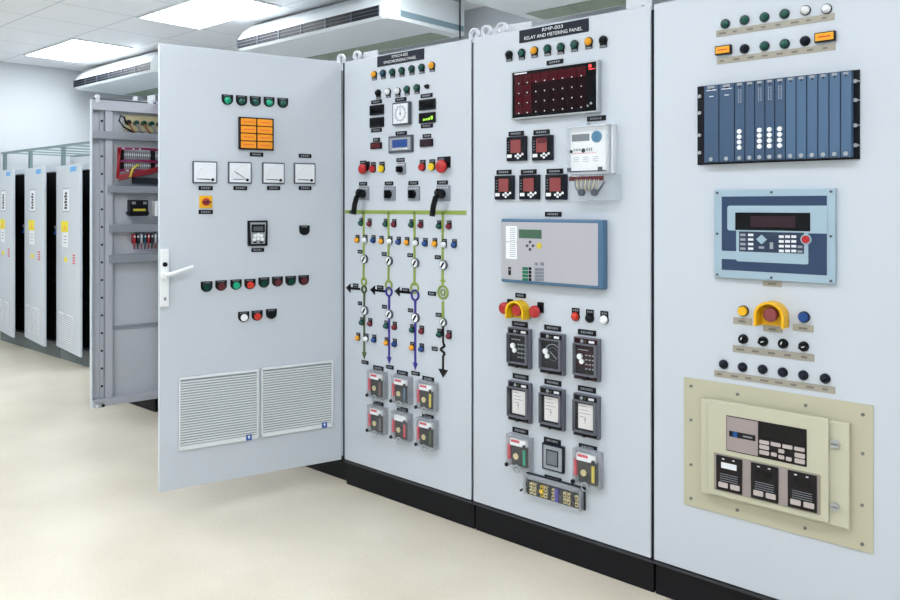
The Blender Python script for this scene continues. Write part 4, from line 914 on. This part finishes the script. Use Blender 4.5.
# upper display module (tE numbers)
Y1 = -0.0372
def quadrect(x0, x1, zt, zb): return x0, x1, zb, zt
u0 = d.p(*tE(178, 144+55)); u1 = d.p(*tE(432, 185+58))
zc = (d.p(*tE(305, 165))[1]+d.p(*tE(305, 280))[1])/2; hh = (d.p(*tE(305, 165))[1]-d.p(*tE(305, 280))[1])/2
X0, X1 = u0[0], u1[0]; WU = X1-X0
t = MB(); t.box(X0, X1, Y1, -0.0355, zc-hh, zc+hh, 'brown_black'); t.box(X0+0.002, X0+WU*0.41, Y1-0.0006, Y1, zc-hh+0.003, zc+hh-0.003, 'taupe')
t.box(X0+WU*0.04, X0+WU*0.38, Y1-0.0012, Y1-0.0006, zc-0.010, zc+0.010, 'brown_black'); t.ring(X0+WU*0.12, zc, 0.010, 0.005, Y1-0.0018, Y1-0.0012, 'logo_blue'); t.box(X0+WU*0.08, X0+WU*0.16, Y1-0.0018, Y1-0.0012, zc-0.003, zc+0.003, 'logo_blue'); t.box(X0+WU*0.22, X0+WU*0.34, Y1-0.0018, Y1-0.0012, zc-0.003, zc+0.002, 'legend_grey')
d.sub('display_module', t, 'taupe and black display module with small blue oval emblem')
t = MB(); t.box(X0+WU*0.43, X0+WU*0.98, Y1-0.0008, Y1, zc+hh*0.05, zc+hh*0.92, 'black_gloss'); d.sub('screen', t)
t = MB()
for c in range(4): t.rrect(X0+WU*(0.43+c*0.142), X0+WU*(0.43+c*0.142+0.12), zc-hh*0.22, zc-hh*0.02, 0.003, Y1-0.002, Y1, 'key_taupe')
for r in (0, 1):
    t.rrect(X0+WU*0.43, X0+WU*0.55, zc-hh*(0.5+r*0.30), zc-hh*(0.28+r*0.30), 0.003, Y1-0.002, Y1, 'key_taupe'); t.rrect(X0+WU*0.86, X0+WU*0.98, zc-hh*(0.58+r*0.3), zc-hh*(0.34+r*0.30), 0.003, Y1-0.002, Y1, 'key_taupe')
for x, zz in ((0.70, 0.42), (0.61, 0.68), (0.70, 0.74), (0.79, 0.76)): t.rrect(X0+WU*(x-0.035), X0+WU*(x+0.035), zc-hh*(zz+0.1), zc-hh*(zz-0.1), 0.003, Y1-0.002, Y1, 'key_taupe')
d.sub('keypad', t, 'grey keys')
# lower trio of channel modules
XA = d.p(*tE(142, 320))[0]; XB = d.p(*tE(472, 390))[0]; WL = XB-XA
zc = (d.p(*tE(307, 298))[1]+d.p(*tE(307, 415))[1])/2; hh = (d.p(*tE(307, 298))[1]-d.p(*tE(307, 415))[1])/2
t = MB(); t.rrect(XA-0.004, XB+0.004, zc-hh-0.003, zc+hh+0.003, 0.004, Y1, -0.0355, 'beige_dark'); t.box(XA, XB, Y1-0.0005, Y1, zc-hh, zc+hh, 'taupe'); d.sub('channel_frame', t)
for i, x in enumerate((0.02, 0.37, 0.72)):
    t = MB(); w_ = WL*0.26; t.box(0, w_, -0.0045, 0, -hh*0.96, hh*0.96, 'brown_black')
    for q in (0.28, 0.68): t.box(w_*q-0.004, w_*q+0.004, -0.005, -0.0045, hh*0.78, hh*0.84, 'legend_white')
    if i == 0: t.box(w_*0.2, w_*0.8, -0.0052, -0.0045, hh*0.3, hh*0.62, 'dial_white')
    else: t.box(w_*0.2, w_*0.8, -0.0052, -0.0045, hh*0.3, hh*0.62, 'black_gloss')
    for k in range(4): t.box(w_*0.15, w_*0.85, -0.005, -0.0045, -hh*(0.04+k*0.12)-0.001, -hh*(0.04+k*0.12)+0.001, 'legend_grey')
    for q in (0.1, 0.56): t.rrect(w_*q, w_*(q+0.36), -hh*0.78, -hh*0.5, 0.003, -0.0065, -0.0045, 'key_taupe')
    d.sub('channel_module', t, ('channel module with a lit pale screen', 'channel module in the middle', 'channel module at the right')[i], (XA+WL*x, Y1-0.0005, zc))
# ================================================================== cabinet with the inner door (seen from inside)
cabB = thing('control_cabinet', 'grey cabinet behind the open door, its own narrow door open and showing terminal blocks', 'cabinet', (XS[0], 0, 0), 'row of tall control cabinets')
body_open(cabB, XS[0], XS[1], 0.03)
LB = 0.47
zl, zh = 0.12, 2.19
def bpart(name, mb, label=None): return link(name, mb.mesh(name), cabB, (HB[0]-XS[0], HB[1], 0), DB.rz, label)
def bq(x0, y0, x1, y1):
    a, z, W, H = DB.rect(x0, y0, x1, y1); return a-W/2, a+W/2, z-H/2, z+H/2
m = MB(); m.box(-0.03, LB, 0.045, 0.05, zl, zh, 'grey_inner'); m.box(-0.035, -0.028, 0.0, 0.05, zl, zh, 'paint'); m.box(-0.028, LB, -0.01, 0.045, zh-0.07, zh, 'grey_frame', 0.003); m.box(-0.028, LB, -0.01, 0.045, zl, zl+0.05, 'grey_frame', 0.003)
x0 = bq(105.5, 200, 113, 210); m.box(x0[0], x0[1], 0.005, 0.045, zl+0.05, zh-0.07, 'grey_frame', 0.002); m.box(x0[0]-0.028, x0[0]-0.004, 0.03, 0.045, zl+0.05, zh-0.07, 'grey_frame')
m.box(x0[1], LB, 0.035, 0.045, bq(120, 326, 130, 329)[2], bq(120, 326, 130, 329)[3], 'duct_grey')
for i in range(16):
    zz = 0.25+i*0.12; m.cyl(x0[0]-0.016, zz, 0.008, 0.028, 0.03, 'dark_gasket', 10)
bpart('inner_door', m, 'narrow grey door seen from its inner side')
m = MB(); m.tube([(-0.03, -0.008, zh+0.004), (0.33, -0.008, zh+0.004)], 0.006, 'grey_bezel', 8); m.cyl(0.0, zh, 0.013, -0.02, 0.02, 'white'); m.box(-0.012, 0.012, -0.02, 0.02, zh-0.02, zh+0.03, 'white', 0.004); bpart('lock_rod', m, 'lock rod with white roller')
m = MB(); m.box(-0.02, 0.04, -0.03, -0.01, zl-0.002, zl+0.028, 'steel', 0.003); m.cyl(0.03, zl+0.012, 0.010, -0.04, -0.03, 'black', 12); m.cyl(-0.01, zl+0.012, 0.010, -0.04, -0.03, 'white', 12); bpart('bottom_latch', m)
for (a0, b0, a1, b1) in ((93, 132.5, 175, 140), (108, 186, 175, 193), (109, 224, 175, 232), (109, 254, 175, 262)):
    q = bq(a0, b0, 160, b1); m = MB(); m.box(q[0], LB-0.01, -0.02, 0.03, q[2], q[3], 'duct_grey', 0.003); bpart('wiring_duct', m)
m = MB(); q = bq(126, 115, 158, 131); m.box(q[0], LB-0.02, 0.035, 0.045, q[2], q[3], 'wire_pale')
for i in range(5):
    x = q[0]+0.02+i*0.052; z = (q[2]+q[3])/2; m.cyl(x, z, 0.017, 0.0, 0.035, 'deep_green' if i else 'black', 12)
    m.tube([(x, 0.0, z-0.01), (x+0.02, -0.01, z-0.05), (x+0.05, 0.0, z-0.08)], 0.006, 'legend_grey' if i % 2 else 'copper', 6)
bpart('cable_gland_strip', m, 'pale strip with green glands')
m = MB(); q = bq(119, 116, 134, 132); m.tube([(q[1], 0.01, q[2]), (q[0]+0.03, 0.0, (q[2]+q[3])/2-0.02), (q[0], 0.0, (q[2]+q[3])/2+0.02), (q[0]+0.01, 0.0, q[3]), (q[0]+0.04, 0.01, q[3]-0.01), (q[0]+0.05, 0.03, q[3]-0.04)], 0.006, 'black', 8); bpart('cable', m, 'black looped cable')
for k, (b0, b1) in enumerate(((151, 159), (162, 169))):
    q = bq(121, b0, 158, b1); m = MB(); m.box(q[0], LB-0.02, 0.01, 0.045, q[2], q[3], 'terminal_grey')
    n = 22
    for i in range(n):
        x = q[0]+i*(LB-0.02-q[0])/n; m.box(x, x+0.004, 0.006, 0.01, q[2]+0.004, q[3]-0.004, 'grey_bezel' if i % 8 else 'black'); m.box(x+0.006, x+0.012, 0.004, 0.01, (q[2]+q[3])/2-0.008, (q[2]+q[3])/2+0.008, 'dial_white')
    for xk in (q[0], q[0]+0.21): m.box(xk-0.012, xk+0.02, 0.0, 0.01, q[2]-0.01, q[3]+0.01, 'black')
    bpart('terminal_block', m, ('upper', 'lower')[k]+' row of grey terminals')
m = MB(); q = bq(118, 148.5, 158, 182); rnd = random.Random(3)
for zz in (q[3], q[3]-0.085, q[3]-0.15):
    for j in range(3): m.tube([(q[0]+0.01, -0.002-j*0.004, zz-j*0.006), (q[0]+0.15, -0.008, zz-0.004*j+0.003), (LB-0.03, -0.004, zz-j*0.006)], 0.0042, 'wire_red' if j != 1 else 'mimic_blue', 6)
for j in range(3): m.tube([(q[0]+0.007*j, -0.004, q[3]), (q[0]-0.004+0.004*j, -0.012, (q[2]+q[3])/2), (q[0]-0.01+0.006*j, -0.008, q[2]+0.02)], 0.006, 'wire_red', 6)
for j in range(6): m.tube([(q[0], -0.012, q[2]+0.01+j*0.006), (q[0]+0.1, -0.016, q[2]+0.035+j*0.005), (q[0]+0.22, -0.012, q[2]+0.06+j*0.006), (LB-0.03, -0.01, q[2]+0.10+j*0.004)], 0.007, 'wire_red' if j % 3 else 'dark_red_cap', 6)
m.tube([(q[0]+0.07, -0.03, q[2]+0.03), (q[0]+0.09, -0.032, q[2]+0.09), (q[0]+0.13, -0.025, q[2]+0.12)], 0.008, 'wire_yellow', 6)
m.box(q[0]+0.1, LB-0.03, 0.0, 0.03, q[2]-0.01, q[2]+0.03, 'dark_gasket')
for k in range(14):
    m.box(q[0]+rnd.uniform(0, 0.34), 0, -0.02, -0.012, 0, 0, 'wire_pale') if False else m.cyl(q[0]+0.01+rnd.uniform(0, 0.34), rnd.choice((q[3]-0.004, q[3]-0.09, q[3]-0.155)), 0.0055, -0.016, -0.006, 'legend_white' if k % 2 else 'wire_red', 8)
bpart('wire_loom', m, 'bundle of red wires')
q = bq(129, 200, 147, 216); m = MB(); m.box(q[0], q[1], -0.03, 0.045, q[2], q[3], 'black', 0.004); m.box(q[0]+0.02, q[1]-0.02, -0.036, -0.03, q[2]+0.035, q[2]+0.05, 'wire_yellow'); m.box(q[0]+0.01, q[0]+0.035, -0.036, -0.03, q[3]-0.03, q[3]-0.012, 'legend_grey'); m.box(q[1]-0.035, q[1]-0.012, -0.036, -0.03, q[3]-0.03, q[3]-0.012, 'legend_grey')
m.box(q[0]-0.008, q[1]+0.008, -0.02, 0.045, q[2]+0.01, q[2]+0.03, 'black'); bpart('contactor', m, 'black contactor with a yellow mark')
q = bq(154, 201, 160, 216); m = MB(); m.box(q[0], q[1]+0.02, -0.02, 0.045, q[2], q[3], 'cap_white', 0.003); bpart('small_relay', m, 'white relay housing')
q = bq(133, 233, 160, 246); m = MB()
for i in range(9):
    x = q[0]+i*0.024
    if x > LB-0.04: break
    m.box(x, x+0.016, -0.01, 0.045, q[2]+0.02, q[3]-0.006, ('wire_red', 'dark_gasket', 'grey_mid', 'teal_blue')[i % 4], 0.002); m.box(x+0.003, x+0.012, -0.016, -0.01, q[3]-0.03, q[3]-0.016, 'legend_white'); m.tube([(x+0.008, -0.004, q[2]+0.02), (x+0.008, 0.0, q[2]-0.02)], 0.004, ('wire_red', 'black')[i % 2], 6)
bpart('fuse_bank', m, 'row of small coloured fuse holders')
# cabinet behind it, seen only by its lifting eye
cabC = thing('control_cabinet', 'grey cabinet behind the narrow open door, only its white lifting eye showing on top', 'cabinet', (-6.25, 0, 0), 'row of tall control cabinets')
body_closed(cabC, -6.25, -5.36, 0.05); door_closed(cabC, -6.25, -5.36, 0.05)
lifting(cabC, [('eye', -5.70, 0.09), ('plate', -5.52, 0.12)])
# ================================================================== far row of cabinets with doors ajar
YR = 0.45; ZF = 1.80; far_rz = math.radians(-7.7)
FD = Face((-7.965, YR), (math.cos(far_rz), math.sin(far_rz)))
flab = ['far grey cabinet with its door ajar, nearest of the far row', 'far grey cabinet with its door ajar, second nearest of the far row', 'far grey cabinet with its door ajar at the left edge of the picture']
def far_cabinet(x0, label):
    t = thing('equipment_cabinet', label, 'cabinet', (x0, YR, 0), 'far cabinets with doors ajar'); W = 0.795; ZTf = 1.86; zb = 0.13; th = 0.02
    m = MB(); m.box(0.001, th, 0, 1.02, zb, ZTf, 'paint_far'); m.box(W-th, W-0.001, 0, 1.02, zb, ZTf, 'paint_far'); m.box(th, W-th, 0, 1.02, ZTf-0.05, ZTf, 'paint_far'); m.box(th, W-th, 0, 1.02, zb, zb+0.02, 'grey_bezel'); m.box(th, W-th, 1.0, 1.02, zb+0.02, ZTf-0.05, 'interior_dark')
    m.build('body', t)
    m = MB(); m.box(th, W-th, 0.06, 0.7, zb+0.02, ZTf-0.052, 'interior_dark')
    for i in range(9): m.box(th+0.03, W-th-0.03, 0.045, 0.06, 0.3+i*0.16, 0.42+i*0.16, 'interior_dark'); m.box(W-0.12, W-0.06, 0.035, 0.045, 0.33+i*0.16, 0.345+i*0.16, 'grey_bezel' if i % 3 else 'dark_red_cap')
    m.build('rack_equipment', t, label='dark rack equipment inside')
    m = MB(); m.tube([(W-0.1, 0.03, 1.2), (W-0.05, -0.02, 1.28)], 0.008, 'legend_grey', 6); m.tube([(W-0.1, 0.03, 1.26), (W-0.08, -0.01, 1.20)], 0.012, 'badge_blue', 6); m.build('cable_end', t)
    m = MB(); m.box(0.004, W-0.004, 0.01, 0.78, 0, zb-0.001, 'plinth_grey'); m.build('plinth', t, label='grey-green base plinth')
    d = MB(); d.box(0, W-0.012, -0.022, 0, 0.125, ZTf-0.002, 'paint_far', 0.003); do = d.build('door', t, (0, -0.003, 0), far_rz)
    def s(name, mb, label=None): link(name, mb.mesh(name), do, (0, -0.022, 0), 0, label)
    fx = lambda px: max(0.01, FD.at(px, 200)[0]); fz = lambda px, py: FD.at(px, py)[1]
    q = MB(); q.box(fx(73), fx(79), -0.001, 0, 1.79, 1.835, 'sticker_blue'); s('sticker', q, 'small pale blue sticker')
    q = MB(); xa, xb = fx(65.5), fx(72.5); q.box(xa, xb, -0.0008, 0, fz(69, 212), fz(69, 188), 'louver_gap'); q.box(xa+0.008, xb-0.008, -0.0012, -0.0008, fz(69, 211), fz(69, 189), 'white')
    for k in range(6): q.box(xa+0.06+0.02*(k % 2), xa+0.15, -0.0018, -0.0012, fz(69, 209)+k*0.027, fz(69, 209)+0.020+k*0.027, 'navy_plate')
    s('number_plate', q, 'white plate with dark vertical characters')
    q = MB(); q.box(fx(64), fx(71), -0.001, 0, fz(68, 232), fz(68, 221), 'sticker_yellow'); q.prism([(fx(66.2), fz(68, 230)), (fx(69.4), fz(68, 230)), (fx(67.8), fz(68, 223.5))], -0.0016, -0.001, 'shroud_amber'); s('warning_sticker', q, 'yellow warning sticker')
    q = MB(); q.box(fx(65), fx(71), -0.001, 0, fz(68, 247), fz(68, 232.5), 'white')
    for k in range(3): q.box(fx(66.5), fx(69.5), -0.0015, -0.001, fz(68, 243)+k*0.03, fz(68, 243)+0.008+k*0.03, 'grey_mid')
    s('paper_label', q, 'white paper label')
    q = MB(); q.box(fx(67), fx(70), -0.001, 0, fz(68, 261.5), fz(68, 257), 'sticker_yellow'); s('sticker', q, 'small yellow sticker')
    q = MB()
    for k in range(4): q.box(fx(75.5), fx(78), -0.001, 0, fz(77, 264)+k*0.024, fz(77, 264)+0.014+k*0.024, 'red_label')
    s('sticker', q, 'small red lettering')
    for xa, xb in ((fx(62), fx(68)), (fx(69.5), fx(77))):
        q = MB(); z0, z1 = 0.21, 0.47; q.box(xa, xb, -0.008, 0, z0, z1, 'louver_white', 0.002)
        for k in range(12): q.box(xa+0.012, xb-0.012, -0.0095, -0.008, z0+0.015+k*0.02, z0+0.02+k*0.02, 'louver_gap')
        s('louvred_vent', q)
    return t
for i in range(3): far_cabinet(-7.965-0.795*i, flab[i])
# overhead steel cable support standing on the far cabinets
t = thing('cable_rack', 'grey-green steel cable rack standing on the far cabinets by the left wall', 'cable rack', (-8.5, 1.0, 1.86))
y0_, y1_ = -0.4, 0.22; xa, xb = -1.45, 2.2; zr = 2.09-1.86
y0_, y1_ = -0.38, 0.40
for y in (y0_, y1_):
    m = MB(); m.box(xa, xb, y-0.02, y+0.02, zr-0.016, zr+0.006, 'rack_steel'); m.build('rail', t)
for i in range(9):
    m = MB(); x = xa+0.1+i*0.42; m.box(x-0.012, x+0.012, y0_+0.02, y1_-0.02, zr-0.012, zr+0.002, 'rack_steel'); m.build('rung', t)
for x in (-1.47+0.1, -0.62, 0.23, 1.08):
    for y in (y0_, y1_-0.42 if False else y1_-0.01):
        if y > 0 and x not in (-0.62, 1.08): continue
        m = MB(); m.box(x-0.026, x-0.008, y-0.018, y+0.010, 0.0, zr-0.016, 'rack_steel'); m.box(x+0.008, x+0.026, y-0.018, y+0.010, 0.0, zr-0.016, 'rack_steel'); m.box(x-0.008, x+0.008, y-0.004, y+0.010, 0.0, zr-0.016, 'rack_steel'); m.build('post', t)
